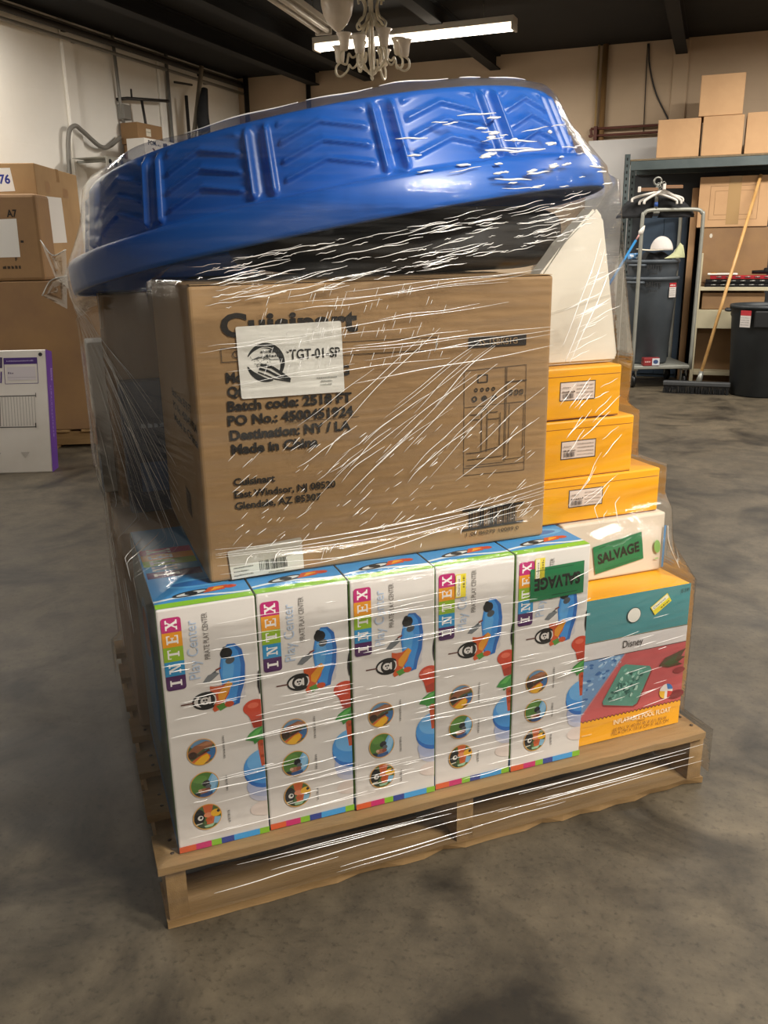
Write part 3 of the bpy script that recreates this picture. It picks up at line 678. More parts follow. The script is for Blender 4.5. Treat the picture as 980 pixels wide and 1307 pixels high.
o = c.build('paper_sheet', t, (0, 0, 0), (1, 0, 0), (0, 0, 1), .0034, .00001, rough=.8); o['label'] = 'white printed paper sheet'
# shipping label in a clear pouch near the lower edge
c = Canvas(CX0, CZ0)
c.poly(rc([(.173, .691), (.311, .700), (.314, .639), (.178, .636)], .004), '#b3aca0'); c.poly([(.1755, .660), (.3125, .668), (.3135, .6385), (.178, .636)], '#d5d3c8')
c.barcode(.230, .6445, .052, .020, '#2a2724', 22, .04)
for i_ in range(3): c.scribble(.182, .641 + i_ * .0075, .036 - .009 * (i_ % 2), .0025, '#6a665e', .04)
c.scribble(.246, .6395, .03, .0022, '#55514a', .04)
o = c.build('shipping_label', t, (0, 0, 0), (1, 0, 0), (0, 0, 1), .0034, .00002, rough=.3); o['label'] = 'shipping label in a clear pouch'

# ================================================================ rest of the stack, seen from its left side and top
t, hx, hy, h = carton(PAL, 'brown_carton', 'dull brown carton behind the front row at the left edge of the pallet', 'carton', .012, .52, .50, 1.0, ZT, .62, CARD_D, tape=True)
t, hx, hy, h = carton(PAL, 'brown_carton', 'brown carton behind the front row at the right edge of the pallet', 'carton', .55, 1.16, .54, 1.0, ZT, .49, CARD_D, tape=True)
t, hx, hy, h = carton(PAL, 'printed_white_carton', 'scuffed white carton at the left rear, below the pool rim', 'carton', .0, .42, .855, .99, .6235, 1.00, WHITE_CARD, tape=False)
c = Canvas(); c.rect(.02, .05, .10, .20, '#a8866a'); c.rect(.13, .02, .26, .11, '#3b5578'); c.scribble(.03, .25, .2, .012, '#8d8580'); c.scribble(.03, .28, .16, .012, '#8d8580'); c.poly([(.1, .12), (.2, .14), (.16, .23)], '#b8703a')
c.build('side_print', t, (-hx, hy, 0), (0, -1, 0), (0, 0, 1))
t, hx, hy, h = carton(PAL, 'dark_blue_box', 'dark blue box standing between the big carton and the scuffed white one', 'box', .05, .40, .635, .685, .6235, .93, noisy('navy_card', '#1d2c4c', '#263a5e', 3, 3, (.35, .5), .04, 40), tape=False)
c = Canvas(); c.rect(.03, .05, .22, .12, '#33507c'); c.scribble(.04, .2, .2, .012, '#8d9bb4'); c.build('front_print', t, *FRONT(hx, hy))
carton(PAL, 'brown_carton', 'dull brown carton standing upright behind the dark blue box', 'carton', .035, .50, .692, .848, .6235, 1.120, CARD_D, tape=True)
# tall white carton; the pool's shadow edge is shaped into its upper left
t = thing('tall_white_carton', 'large white carton cut along the pool shadow on top of the yellow boxes', 'carton', PAL.p(.845, .185, .9695), PAL.a)
poly = [(0, 0), (.195, -.0), (.205, .01), (.150, .292), (.130, .312), (.06, .243), (.0, .175)]
bm = NB(); add_prism(bm, poly, 0, .05); bmesh.ops.bevel(bm, geom=bm.edges[:], offset=.006, segments=2, affect='EDGES'); obj('body', bm, noisy('ivory_card', '#d6cfc1', '#ded8cb', 2, 3, (.35, .45), .04, 30), t)
bm = NB(); add_prism(bm, [(.02, .1), (.175, .135), (.172, .140), (.02, .105)], -.0008, 0); obj('flap_seam', bm, mat('ivory_seam', '#c9c2b4', .6), t)

# ================================================================ blue wading pool, upside down and tilted
A_, B_ = -.097, -.153
PM = Matrix.Translation(PAL.p(.602, .712, 1.219)) @ Matrix.Rotation(PAL.a, 4, 'Z') @ Matrix.Rotation(B_, 4, 'Y') @ Matrix.Rotation(A_, 4, 'X')
R0, R1, R2, H1, H2 = .627, .576, .540, .072, .202
pool = thing('wading_pool', 'blue plastic wading pool turned upside down on top of the stack', 'pool')
pool.matrix_world = PM
NA = 960
def pool_r(th, t):      # t 0..1 up the wall
    r = R1 + (R2 - R1) * t - .010 * sin(pi * t) * 0
    p = (th / (2 * pi) * 15 + .09) % 1.0
    g = lambda x, s: math.exp(-(x / s) ** 2)
    env = min(1, t / .08, (1 - t) / .10) if 0 < t < 1 else 0
    env = max(0, env)
    d = 0
    for q in (.05, .21): d += .014 * g(p - q, .020)          # pair of upright ribs
    d -= .006 * g(p - .13, .035)
    if p > .30:
        s = abs(p - .63) / .37
        for k in range(4):
            tt = .16 + .25 * k - .0
            d += .009 * g(t - (tt + .20 * (1 - s)), .030) * min(1, (1 - s) / .12) if s < 1 else 0
    return r + d * env
def shell():
    bm = NB(); prof = []
    rows = [('lip', R0 - .005, -.004), ('lip', R0 + .001, -.001), ('lip', R0 + .002, .006), ('lip', R0 + .001, .030), ('lip', R0 - .002, .055), ('lip', R0 - .006, .062), ('lip', R0 - .013, .064), ('lip', R1 + .016, .0655), ('lip', R1 + .005, .068)]
    NT = 34
    R = []
    for _, r, z in rows: R.append([bm.verts.new((r * cos(2 * pi * k / NA), r * sin(2 * pi * k / NA), z)) for k in range(NA)])
    for i in range(NT + 1):
        t = i / NT; ring = []
        for k in range(NA):
            th = 2 * pi * k / NA; r = pool_r(th, t); ring.append(bm.verts.new((r * cos(th), r * sin(th), H1 + (H2 - H1) * t)))
        R.append(ring)
    for r, z in ((R2 - .004, H2 + .005), (R2 - .012, H2 + .008), (R2 - .05, H2 + .008), (R2 - .08, H2 + .0), (.25, H2 + .004), (.02, H2 + .006)):
        R.append([bm.verts.new((r * cos(2 * pi * k / NA), r * sin(2 * pi * k / NA), z)) for k in range(NA)])
    for i in range(len(R) - 1):
        for k in range(NA): bm.faces.new((R[i][k], R[i][(k + 1) % NA], R[i + 1][(k + 1) % NA], R[i + 1][k]))
    bm.faces.new(R[-1])
    return bm
o = obj('pool_shell', shell(), BLUE, pool, smooth=True)
md = o.modifiers.new('thickness', 'SOLIDIFY'); md.thickness = .004; md.offset = -1
# black bundle, enlarged to put in the shade of the hollow below the pool
t = thing('black_shade_bundle', 'black sheeting added as the dark shade on the brown carton under the pool', 'sheeting', PAL.p(.65, .47, CZ1 + .003), PAL.a)
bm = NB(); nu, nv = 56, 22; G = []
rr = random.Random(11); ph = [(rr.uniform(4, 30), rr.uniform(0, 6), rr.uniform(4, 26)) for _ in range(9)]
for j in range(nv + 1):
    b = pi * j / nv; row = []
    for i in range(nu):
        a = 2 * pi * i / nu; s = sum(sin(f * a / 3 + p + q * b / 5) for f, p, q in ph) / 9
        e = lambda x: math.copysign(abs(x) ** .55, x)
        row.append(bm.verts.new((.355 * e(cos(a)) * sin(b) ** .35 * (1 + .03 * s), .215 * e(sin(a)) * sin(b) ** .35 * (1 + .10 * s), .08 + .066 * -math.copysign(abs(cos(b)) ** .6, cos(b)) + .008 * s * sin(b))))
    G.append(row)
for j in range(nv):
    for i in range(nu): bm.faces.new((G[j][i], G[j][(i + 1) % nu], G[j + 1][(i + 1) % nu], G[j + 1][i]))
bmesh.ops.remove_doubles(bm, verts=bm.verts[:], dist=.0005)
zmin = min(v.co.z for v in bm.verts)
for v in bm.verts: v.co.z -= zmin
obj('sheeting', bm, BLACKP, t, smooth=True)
bm = NB(); add_tube(bm, catmull([(.20, -.165, .045), (.235, -.172, .05), (.26, -.165, .03)], 5), .010, 8); obj('blue_tie', bm, mat('tie_blue', '#2a5f86', .4), t)

# ================================================================ stretch wrap
def hull(pts):
    pts = sorted(set(pts)); 
    def half(ps):
        h = []
        for p in ps:
            while len(h) > 1 and (h[-1][0] - h[-2][0]) * (p[1] - h[-2][1]) - (h[-1][1] - h[-2][1]) * (p[0] - h[-2][0]) <= 0: h.pop()
            h.append(p)
        return h
    a, b = half(pts), half(pts[::-1]); return a[:-1] + b[:-1]
FC = (.55, .48)
def support(poly, th, m):
    dx, dy = cos(th), sin(th); best = 0
    n = len(poly)
    for i in range(n):
        (x0, y0), (x1, y1) = poly[i], poly[(i + 1) % n]; ex, ey = x1 - x0, y1 - y0
        den = dx * ey - dy * ex
        if abs(den) < 1e-9: continue
        t = ((x0 - FC[0]) * ey - (y0 - FC[1]) * ex) / den; s = ((x0 - FC[0]) * dy - (y0 - FC[1]) * dx) / den
        if t > 0 and -1e-6 <= s <= 1 + 1e-6: best = max(best, t + m / max(.35, abs(den) / hypot(ex, ey)))
    return best
def rect(x0, x1, y0, y1): return [(x0, y0), (x1, y0), (x1, y1), (x0, y1)]
NF = 600
Rm = Matrix.Rotation(B_, 3, 'Y') @ Matrix.Rotation(A_, 3, 'X'); PC = V((.602, .712, 1.219))
def disc(r, z, n=90): return [PC + Rm @ V((r * cos(2 * pi * i / n), r * sin(2 * pi * i / n), z)) for i in range(n)]
NRM = Rm @ V((0, 0, 1))
def ring_flat(poly, z, m=.007):
    h = hull([(x + m * cos(pi * q / 8), y + m * sin(pi * q / 8)) for x, y in poly for q in range(16)]); m = 0; out = []
    for k in range(NF):
        th = 2 * pi * k / NF; r = support(h, th, m); out.append(V((FC[0] + r * cos(th), FC[1] + r * sin(th), z)))
    return out
def ring_tilt(r, z, m=.0, wob=0.0, zw=0.0, seed=0, extra=()):
    rr = random.Random(seed); ph = [(rr.randint(2, 23), rr.uniform(0, 6.3), rr.uniform(.3, 1)) for _ in range(8)]
    D = disc(r, z); h = hull([(p.x, p.y) for p in D] + list(extra)); o = PC + NRM * z; out = []
    for k in range(NF):
        th = 2 * pi * k / NF; q = support(h, th, m); n = sum(a * sin(f * th + p) for f, p, a in ph) / 4
        x, y = FC[0] + (q + wob * n) * cos(th), FC[1] + (q + wob * n) * sin(th)
        zz = o.z - (NRM.x * (x - o.x) + NRM.y * (y - o.y)) / NRM.z + zw * (.5 + .5 * n)
        out.append(V((x, y, zz)))
    return out
base = rect(-.014, PW + .004, -.014, PD + .004)
row = rect(IX0, IX0 + 5 * IW, IY0 - .001, 1.0) + rect(FX0, FX1, .045, .5) + rect(.012, .52, .5, 1.0) + rect(.55, 1.16, .54, 1.0)
BACK = rect(0, .42, .69, .99)
BIG = rect(CX0, CX1, CY0, CY1)
RG = [ring_flat(base, .034, .006), ring_flat(base, .147, .006), ring_flat(row, .172, .011), ring_flat(row, .500, .011),
      ring_flat(rect(IX0, IX0 + 5 * IW, IY0 - .001, .49) + rect(.90, 1.168, .135, .56) + rect(.012, .52, .5, 1.0), .642, .013),
      ring_flat(BIG + BACK + rect(.845, 1.157, .148, .56), .676, .013),
      ring_flat(BIG + BACK + rect(.845, 1.157, .148, .56), .740, .013),
      ring_flat(BIG + BACK + rect(.845, 1.082, .153, .56), .765, .011),
      ring_flat(BIG + BACK + rect(.845, 1.078, .153, .56), .866, .011),
      ring_flat(BIG + BACK + rect(.845, 1.048, .153, .56), .888, .011),
      ring_flat(BIG + BACK + rect(.845, 1.052, .153, .56), .985, .011)]
rim_lo = ring_tilt(R0 + .004, -.006, .008, .002, 0, 1, [(.985, .165), (1.008, .172)])
top = ring_flat(BIG + BACK + rect(.845, 1.022, .163, .53), 1.158, .013)
for k in range(NF):     # where the pool rim hangs lower than the carton top, the wrap passes below it
    if rim_lo[k].z < 1.185: top[k].z = max(1.01, rim_lo[k].z - .05)
RG.append(top)
RG += [rim_lo, ring_tilt(R0 + .004, .040, .008, .002, 0, 2), ring_tilt(R1 + .034, H1 + .004, .006, .003, 0, 3), ring_tilt((R1 + R2) / 2 + .012, (H1 + H2) / 2, .008, .003, 0, 5),
       ring_tilt(R2 + .006, H2 + .004, .006, .002, .002, 6), ring_tilt(R2 - .004, H2 + .013, .002, .003, .012, 7), ring_tilt(R2 - .06, H2 + .013, 0, .003, .004, 8), ring_tilt(.25, H2 + .010, 0, .01, .004, 9), ring_tilt(.04, H2 + .012, 0, 0, 0, 10)]
wrap = thing('stretch_wrap', 'clear glossy stretch wrap wound around the whole pallet load', 'plastic wrap', PAL.p(0, 0, 0), PAL.a)
def film_sheet():
    bm = NB(); rows = []; rr = random.Random(2)
    sub = [1, 1, 3, 2, 2, 2, 1, 3, 1, 3, 3, 4, 2, 2, 2, 2, 2, 1, 1, 1]
    for i in range(len(RG) - 1):
        for s in range(sub[i]):
            f = s / sub[i]; rows.append([RG[i][k].lerp(RG[i + 1][k], f) for k in range(NF)])
    rows.append(RG[-1])
    Vv = [[bm.verts.new(p) for p in r] for r in rows]
    for i in range(len(rows) - 1):
        for k in range(NF): bm.faces.new((Vv[i][k], Vv[i][(k + 1) % NF], Vv[i + 1][(k + 1) % NF], Vv[i + 1][k]))
    bm.faces.new(Vv[-1])
    return bm
def film_mat(name, milky):
    m = bpy.data.materials.new(name); m.use_nodes = True; nt = m.node_tree; L = nt.links.new
    nt.nodes.remove(nt.nodes['Principled BSDF']); out = nt.nodes['Material Output']
    tr = nt.nodes.new('ShaderNodeBsdfTransparent'); tr.inputs[0].default_value = (.97, .97, .96, 1)
    gl = nt.nodes.new('ShaderNodeBsdfGlossy'); gl.inputs['Roughness'].default_value = .10
    df = nt.nodes.new('ShaderNodeBsdfDiffuse'); df.inputs[0].default_value = (.8, .8, .78, 1)
    tc = nt.nodes.new('ShaderNodeTexCoord'); mp = nt.nodes.new('ShaderNodeMapping'); mp.inputs['Rotation'].default_value = (0, radians(8), 0); mp.inputs['Scale'].default_value = (1.6, 1.6, 26)
    L(tc.outputs['Object'], mp.inputs[0])
    n = nt.nodes.new('ShaderNodeTexNoise'); n.inputs['Scale'].default_value = 3; n.inputs['Detail'].default_value = 5; L(mp.outputs[0], n.inputs['Vector'])
    n2 = nt.nodes.new('ShaderNodeTexNoise'); n2.inputs['Scale'].default_value = 14; n2.inputs['Detail'].default_value = 3; L(tc.outputs['Object'], n2.inputs['Vector'])
    ad = nt.nodes.new('ShaderNodeMath'); ad.operation = 'ADD'; L(n.outputs[0], ad.inputs[0]); L(n2.outputs[0], ad.inputs[1])
    bp = nt.nodes.new('ShaderNodeBump'); bp.inputs['Strength'].default_value = .32; bp.inputs['Distance'].default_value = .008; L(ad.outputs[0], bp.inputs['Height']); L(bp.outputs[0], gl.inputs['Normal'])
    fr = nt.nodes.new('ShaderNodeFresnel'); fr.inputs['IOR'].default_value = 1.45; L(bp.outputs[0], fr.inputs['Normal'])
    fm = nt.nodes.new('ShaderNodeMath'); fm.operation = 'MULTIPLY'; fm.inputs[1].default_value = .5; L(fr.outputs[0], fm.inputs[0])
    mx = nt.nodes.new('ShaderNodeMixShader'); L(fm.outputs[0], mx.inputs[0]); L(tr.outputs[0], mx.inputs[1]); L(gl.outputs[0], mx.inputs[2])
    mr = nt.nodes.new('ShaderNodeMapRange'); mr.inputs['From Min'].default_value = .45; mr.inputs['From Max'].default_value = .75; mr.inputs['To Min'].default_value = milky * .2; mr.inputs['To Max'].default_value = milky; L(n.outputs[0], mr.inputs[0])
    m2 = nt.nodes.new('ShaderNodeMixShader'); L(mr.outputs[0], m2.inputs[0]); L(mx.outputs[0], m2.inputs[1]); L(df.outputs[0], m2.inputs[2])
    L(m2.outputs[0], out.inputs['Surface'])
    return m
FILM = film_mat('stretch_film', .035)
fbm = film_sheet()
bvh = BVHTree.FromBMesh(fbm)
obj('film_sheet', fbm, FILM, wrap, smooth=True)
# creases of the film as round strands, coloured white to paint in their glints
def glint_mat():
    m = bpy.data.materials.new('film_glint_white'); m.use_nodes = True; b = m.node_tree.nodes['Principled BSDF']
    b.inputs['Base Color'].default_value = (.93, .92, .90, 1); b.inputs['Roughness'].default_value = .12; b.inputs['Alpha'].default_value = 1.0
    b.inputs['Specular IOR Level'].default_value = .9; b.inputs['Coat Weight'].default_value = 1.0; b.inputs['Coat Roughness'].default_value = .1
    return m
cb = NB()
def hit(x, z, dirn='front'):
    if dirn == 'front': o, d = V((x, -3, z)), V((0, 1, 0))
    elif dirn == 'left': o, d = V((-3, x, z)), V((1, 0, 0))
    loc, nrm, _, _ = bvh.ray_cast(o, d)
    if loc is None: return None
    return loc - d * .0018
def crease_glint(x0, z0, x1, z1, r, wob=.0, dirn='front', n=None, bow=0.0):
    L = hypot(x1 - x0, z1 - z0); n = n or max(4, int(L / .008)); pts = []; ph = random.uniform(0, 6)
    for i in range(n + 1):
        t = i / n; q = sin(t * 9 + ph) * wob + bow * sin(pi * t)
        nx, nz = -(z1 - z0) / (L or 1), (x1 - x0) / (L or 1)
        p = hit(x0 + (x1 - x0) * t + nx * q, z0 + (z1 - z0) * t + nz * q, dirn)
        if p is None: continue
        pts.append(p)
    if len(pts) < 3: return
    m = len(pts); add_tube(cb, pts, [r * (.25 + .75 * sin(pi * (i + .3) / (m - .4))) for i in range(m)], 5)
U = random.uniform
for _ in range(20):      # long near-level wraps over the upper carton
    x = U(.14, .55); z = U(.97, 1.14); l = U(.12, .45); crease_glint(x, z, min(.825, x + l), z + l * U(.05, .12), U(.0004, .0009), .0015)
for _ in range(34):      # diagonal pulls
    x = U(.30, .70); z = U(.76, .93); l = U(.06, .20); crease_glint(x, z, min(.826, x + l), z + l * U(.6, .9), U(.0004, .0009), .001, bow=U(-.004, .008))
for _ in range(150):     # short ticks
    x = U(.18, .80); z = U(.66, .88); l = U(.006, .022); crease_glint(x, z, x + l, z + l * U(.5, 1.0), U(.0003, .0008))
for _ in range(90):
    x = U(.25, .60); z = U(1.0, 1.14); l = U(.005, .016); crease_glint(x, z, x + l * .5, z + l * 1.3, U(.0003, .0006))
for _ in range(6):
    z = U(.66, .72); crease_glint(.15, z, .82, z + U(.03, .06), .0007, .002, bow=-.02)
for _ in range(130):     # level strands over the white cartons
    x = U(.03, .86); z = .165 + .44 * random.random(); l = U(.015, .16) if random.random() < .8 else U(.15, .4); crease_glint(x, z, min(.89, x + l), z + l * U(-.02, .05), U(.0004, .0009), .0006)
for _ in range(16):      # white glint strands over the pallet opening
    x = U(.03, .9); z = U(.04, .125); l = U(.12, .5); crease_glint(x, z, min(1.2, x + l), z + U(-.006, .010), U(.0006, .0013), .0008)
for _ in range(16):
    x = U(.91, 1.10); z = U(.20, .47); l = U(.02, .09); crease_glint(x, z, min(1.172, x + l), z + l * U(.0, .12), U(.0004, .0007))
for _ in range(22):      # yellow boxes
    x = U(.85, .98); z = U(.63, .93); l = U(.04, .12); crease_glint(x, z, min(1.03, x + l * .8), z + l * U(.2, 1.0), U(.0005, .0010), .001)
for _ in range(18):      # white slanted carton
    x = U(.85, .93); z = U(.98, 1.16); l = U(.05, .11); crease_glint(x, z, x + l, z + l * .28, U(.0005, .0010), .001)
crease_glint(.86, .99, .965, 1.20, .0014, .001); crease_glint(.85, 1.02, .955, 1.22, .0012, .001); crease_glint(.87, .985, .975, 1.15, .0012, .001)
for _ in range(170):      # rim and the dark hollow under it
    x = U(.15, .90); z = 1.165 + (x - .4) * .16 + U(-.02, .06); l = U(.008, .10); crease_glint(x, z, min(.98, x + l), z + l * U(.10, .24), U(.0004, .0010), .001)
for _ in range(34):      # highlights over the pool wall, painted as white strands
    x = U(.52, .98); z = U(1.30, 1.44) ; l = U(.015, .10); crease_glint(x, z, x + l, z + l * U(.02, .22), U(.0008, .0028), .0006)
for _ in range(16):
    x = U(.62, .97); z = U(1.33, 1.42); l = U(.012, .035); crease_glint(x, z, x + l, z + l * U(.05, .2), U(.002, .0042), .0006)
for _ in range(26):      # fan of pulls on the shaded left side
    a = U(.05, .95); y0, z0 = U(.62, .72), U(1.06, 1.10); crease_glint(y0, z0, y0 - U(.25, .55), z0 - U(.15, .5), U(.0002, .0005), .002, 'left')
for _ in range(24):
    y = U(.2, .9); z = U(.3, .9); crease_glint(y, z, y - U(.02, .1), z - U(.02, .12), U(.0004, .0008), .001, 'left')
# crest line where the loose film stands up over the pool
for a0, a1 in ((200, 236), (238, 262), (264, 292), (296, 306), (310, 330)):
    pts = []; i14 = 17
    for k in range(int(a0 / 360 * NF), int(a1 / 360 * NF)): pts.append(RG[i14][k % NF] + V((0, 0, .001)))
    m = len(pts); add_tube(cb, pts, [.0014 * (.4 + .6 * sin(pi * (i + .5) / m)) for i in range(m)], 5)
o = obj('film_fold_glints', cb, glint_mat(), wrap, smooth=True); o['kind'] = 'stuff'
# loose tags of film that stand away from the load
def flap(pts, name='film_flap'):
    bm = NB(); P = [V(p) for p in pts]; c_ = sum(P, V()) / len(P); n = len(P)
    for i in range(n):
        a, b = P[i], P[(i + 1) % n]
        prev = None
        for s in range(5):
            f = s / 4; q0 = c_.lerp(a, f) + V((0, .006 * sin(9 * f + i), 0)); q1 = c_.lerp(b, f) + V((0, .006 * sin(9 * f + i + 1), 0))
            cur = (bm.verts.new(q0), bm.verts.new(q1))
            if prev: bm.faces.new((prev[0], prev[1], cur[1], cur[0]))
            prev = cur
    bmesh.ops.remove_doubles(bm, verts=bm.verts[:], dist=.0004)
    e = NB()
    obj(name, bm, FILM, wrap, smooth=True)
    add_tube(e, catmull(P[:3], 6), .0012, 5); o_ = obj('flap_edge', e, bpy.data.materials['film_glint_white'], wrap, smooth=True)
flap([(-.075, .60, 1.235), (-.055, .58, 1.205), (-.030, .52, 1.215), (-.034, .52, 1.14), (-.055, .58, 1.16)])
flap([(-.085, .60, 1.125), (-.065, .58, 1.155), (-.034, .54, 1.165), (-.040, .54, 1.10)])
flap([(1.19, .10, .505), (1.172, .12, .56), (1.172, .13, .60), (1.17, .128, .51)])

# ================================================================ back right corner: rack, cartons, cart, bins
RK = thing('storage_rack', 'grey steel storage rack carrying four plain cartons on top', 'rack', (0.9, 7.3, 0))
def rb(name, boxes, m, parent, bev=.002):
    bm = NB()
    for lo, hi in boxes: add_box(bm, lo, hi, bev)
    return obj(name, bm, m, parent)
HOLE = mat('dark_hole', '#121314', .8)
for px, py in ((-.85, -.3), (-.85, .27), (.85, -.3), (.85, .27)):
    s = -1 if px > 0 else 1
    p = rb('upright', [((px, py, 0), (px + s * .045, py + .004, 1.93)), ((px, py, 0), (px + s * .004, py + .04, 1.93))], STEEL_D, RK, 0)
    bm = NB()
    for i in range(36):
        z = .06 + i * .052; add_box(bm, (px + s * .016, py - .0012, z), (px + s * .028, py, z + .022))
    h_ = obj('bolt_slots', bm, HOLE, p); h_['kind'] = 'stuff'
rb('beam', [((-.80, -.304, 1.80), (.80, -.26, 1.872))], STEEL_D, RK)
rb('beam', [((-.80, .23, 1.80), (.80, .27, 1.872))], STEEL_D, RK)
rb('shelf_deck', [((-.84, -.296, 1.874), (.84, .264, 1.888))], noisy('particle_board', '#6e5f49', '#7d6d55', 30, 5, (.7, .9), .1, 90), RK)
rb('shade_panel', [((-.845, .272, .0), (.845, .280, 1.80))], mat('shade_grey', '#33363a', .6), RK)  # dark sheet added in place of the shade behind the cart
for (x0, x1, z0, z1, y0, lab) in ((.30, .635, 1.890, 2.185, 7.03, 'plain tan carton at the left end of the rack top'), (.653, .965, 1.890, 2.19, 7.03, 'plain tan carton on the rack top carrying another carton'),
                                 (.985, 1.42, 1.890, 2.20, 7.03, 'plain tan carton at the right end of the rack top'), (.61, .945, 2.193, 2.50, 7.04, 'plain tan carton highest of all on the rack')):
    t, hx, hy, h = carton(ROOM, 'tan_carton', lab, 'carton', x0, x1, y0, y0 + .42, z0, z1, CARD_L, 'tan cartons on the rack top', tape=False)
    rb('flap_seam', [((-hx + .003, -.001, h), (hx - .003, .001, h + .0006))], mat('seam_dark', '#6b5238', .8), t, 0)
t, hx, hy, h = carton(ROOM, 'taped_carton', 'wide brown carton with clear taped seam under the rack', 'carton', .665, 1.225, 7.16, 7.53, 1.330, 1.735, CARD_L, tape=False)
bm = NB(); add_box(bm, (-.05, -hy - .0014, .02), (.05, -hy - .0002, h)); obj('packing_tape', bm, CLEAR_TAPE, t)
c = Canvas(); c.frame(.09, .06, .47, .33, .004, '#8a6a48'); c.frame(.13, .10, .43, .29, .003, '#8a6a48'); c.build('front_print', t, *FRONT(hx, hy))
t, hx, hy, h = carton(ROOM, 'brown_carton', 'brown carton below the taped one, broom handle crossing it', 'carton', .70, 1.26, 7.17, 7.54, .872, 1.327, CARD_D, tape=False)
c = Canvas(); c.ell(.09, .39, .012, .018, '#c9c2b4', 12); c.build('front_print', t, *FRONT(hx, hy))
carton(ROOM, 'brown_carton', 'brown carton on the floor behind the cream bookcase', 'carton', .70, 1.26, 7.17, 7.54, .003, .869, CARD_D, tape=False)
carton(ROOM, 'slim_carton', 'tall slim carton standing beside the stacked brown cartons', 'carton', .605, .66, 7.31, 7.55, .003, 1.66, CARD_L, tape=False)
# cream bookcase
t = thing('cream_bookcase', 'low cream metal bookcase holding tool trays and a small carton', 'shelf', (1.115, 7.06, 0))
rb('side_panel', [((-.40, -.085, 0), (-.37, .085, 1.12))], CREAM, t); rb('side_panel', [((.37, -.085, 0), (.40, .085, 1.12))], CREAM, t)
rb('shelf', [((-.37, -.085, .815), (.37, .085, .845))], CREAM, t); rb('shelf', [((-.37, -.085, .50), (.37, .085, .655)),], CREAM, t); rb('shelf', [((-.37, -.085, .10), (.37, .085, .13))], CREAM, t)
def tray(lab, z, m, x0=-.34, x1=.33):
    t = thing('tool_tray', lab, 'tray', (1.115, 7.055, z), 0, 'trays on the cream bookcase')
    rb('tray_body', [((x0, -.075, 0), (x1, .075, .008)), ((x0, -.075, .008), (x0 + .01, .075, .030)), ((x1 - .01, -.075, .008), (x1, .075, .030)), ((x0 + .01, -.075, .008), (x1 - .01, -.067, .026)), ((x0 + .01, .067, .008), (x1 - .01, .075, .026))], m, t)
    bm = NB()
    for i in range(8): add_tube(bm, [(x0 + .05 + i * .075, -.08, .016), (x0 + .09 + i * .075, -.082, .018)], .005, 6)
    for v in bm.verts: v.co.y += .004
    cl = obj('clips', bm, STEEL, t); cl['kind'] = 'stuff'
tray('lowest black tool tray on the cream bookcase', .846, BLACKP); tray('black tool tray second from the bottom on the bookcase', .878, BLACKP, -.335, .335); tray('red tool tray on top of the black ones', .910, mat('red_plastic', '#a3202c', .35), -.30, .335)
t = thing('padded_envelope', 'pale padded envelope with yellow dot lying on the trays', 'envelope', (.91, 7.055, .942))
bm = NB(); add_box(bm, (-.12, -.07, 0), (.12, .07, .014), .006, 2); obj('envelope_body', bm, PAPER, t); bm = NB(); add_lathe(bm, [(.028, .0145), (.028, .016), (.001, .017)], 16, (-.07, -.02, 0)); obj('dot_sticker', bm, mat('dot_yellow', '#e0a51f', .5), t)
t = thing('black_caddy', 'small black tool lying on the red tray', 'tool', (1.27, 7.055, .943))
bm = NB(); add_tube(bm, [(-.13, 0, .02), (0, 0, .022), (.12, 0, .02)], [.014, .018, .014], 8); add_box(bm, (-.04, -.02, .02), (.02, .02, .055), .006); obj('tool_body', bm, BLACKP, t)
carton(ROOM, 'small_carton', 'small low carton on the lower shelf of the cream bookcase', 'carton', .765, 1.26, 7.01, 7.13, .658, .795, CARD_D, tape=False)
# platform cart with hoop ends
ct = thing('platform_cart', 'grey tubular platform cart on casters, bins standing on it', 'cart', CART.p(0, 0, 0), CART.a)
def hoop(y): return catmull([(0, y, .16), (0, y, .8), (0, y, 1.38), (.012, y, 1.44), (.06, y, 1.468), (.25, y, 1.47), (.44, y, 1.468), (.488, y, 1.44), (.5, y, 1.38), (.5, y, .8), (.5, y, .16)], 6)
CT = noisy('cart_grey_paint', '#8d8e86', '#9c9d95', 6, 4, (.35, .5), .04, 40, metal=.25)
bm = NB(); add_tube(bm, hoop(0), .0155, 10); obj('end_hoop', bm, CT, ct)
bm = NB(); add_tube(bm, hoop(.56), .0155, 10); obj('end_hoop', bm, CT, ct)
rb('deck', [((-.012, -.01, .165), (.512, .57, .195))], CT, ct, .006)
for x, y in ((.03, .06), (.47, .06), (.03, .50), (.47, .50)):
    bm = NB(); add_box(bm, (x - .03, y - .03, .150), (x + .03, y + .03, .164)); add_box(bm, (x - .024, y - .006, .05), (x - .018, y + .03, .150)); add_box(bm, (x + .018, y - .006, .05), (x + .024, y + .03, .150))
    f = obj('caster', bm, STEEL, ct)
    bm = NB(); add_tube(bm, [(x - .015, y + .012, .058), (x + .015, y + .012, .058)], .056, 24); w_ = obj('wheel', bm, BLACKP, f)
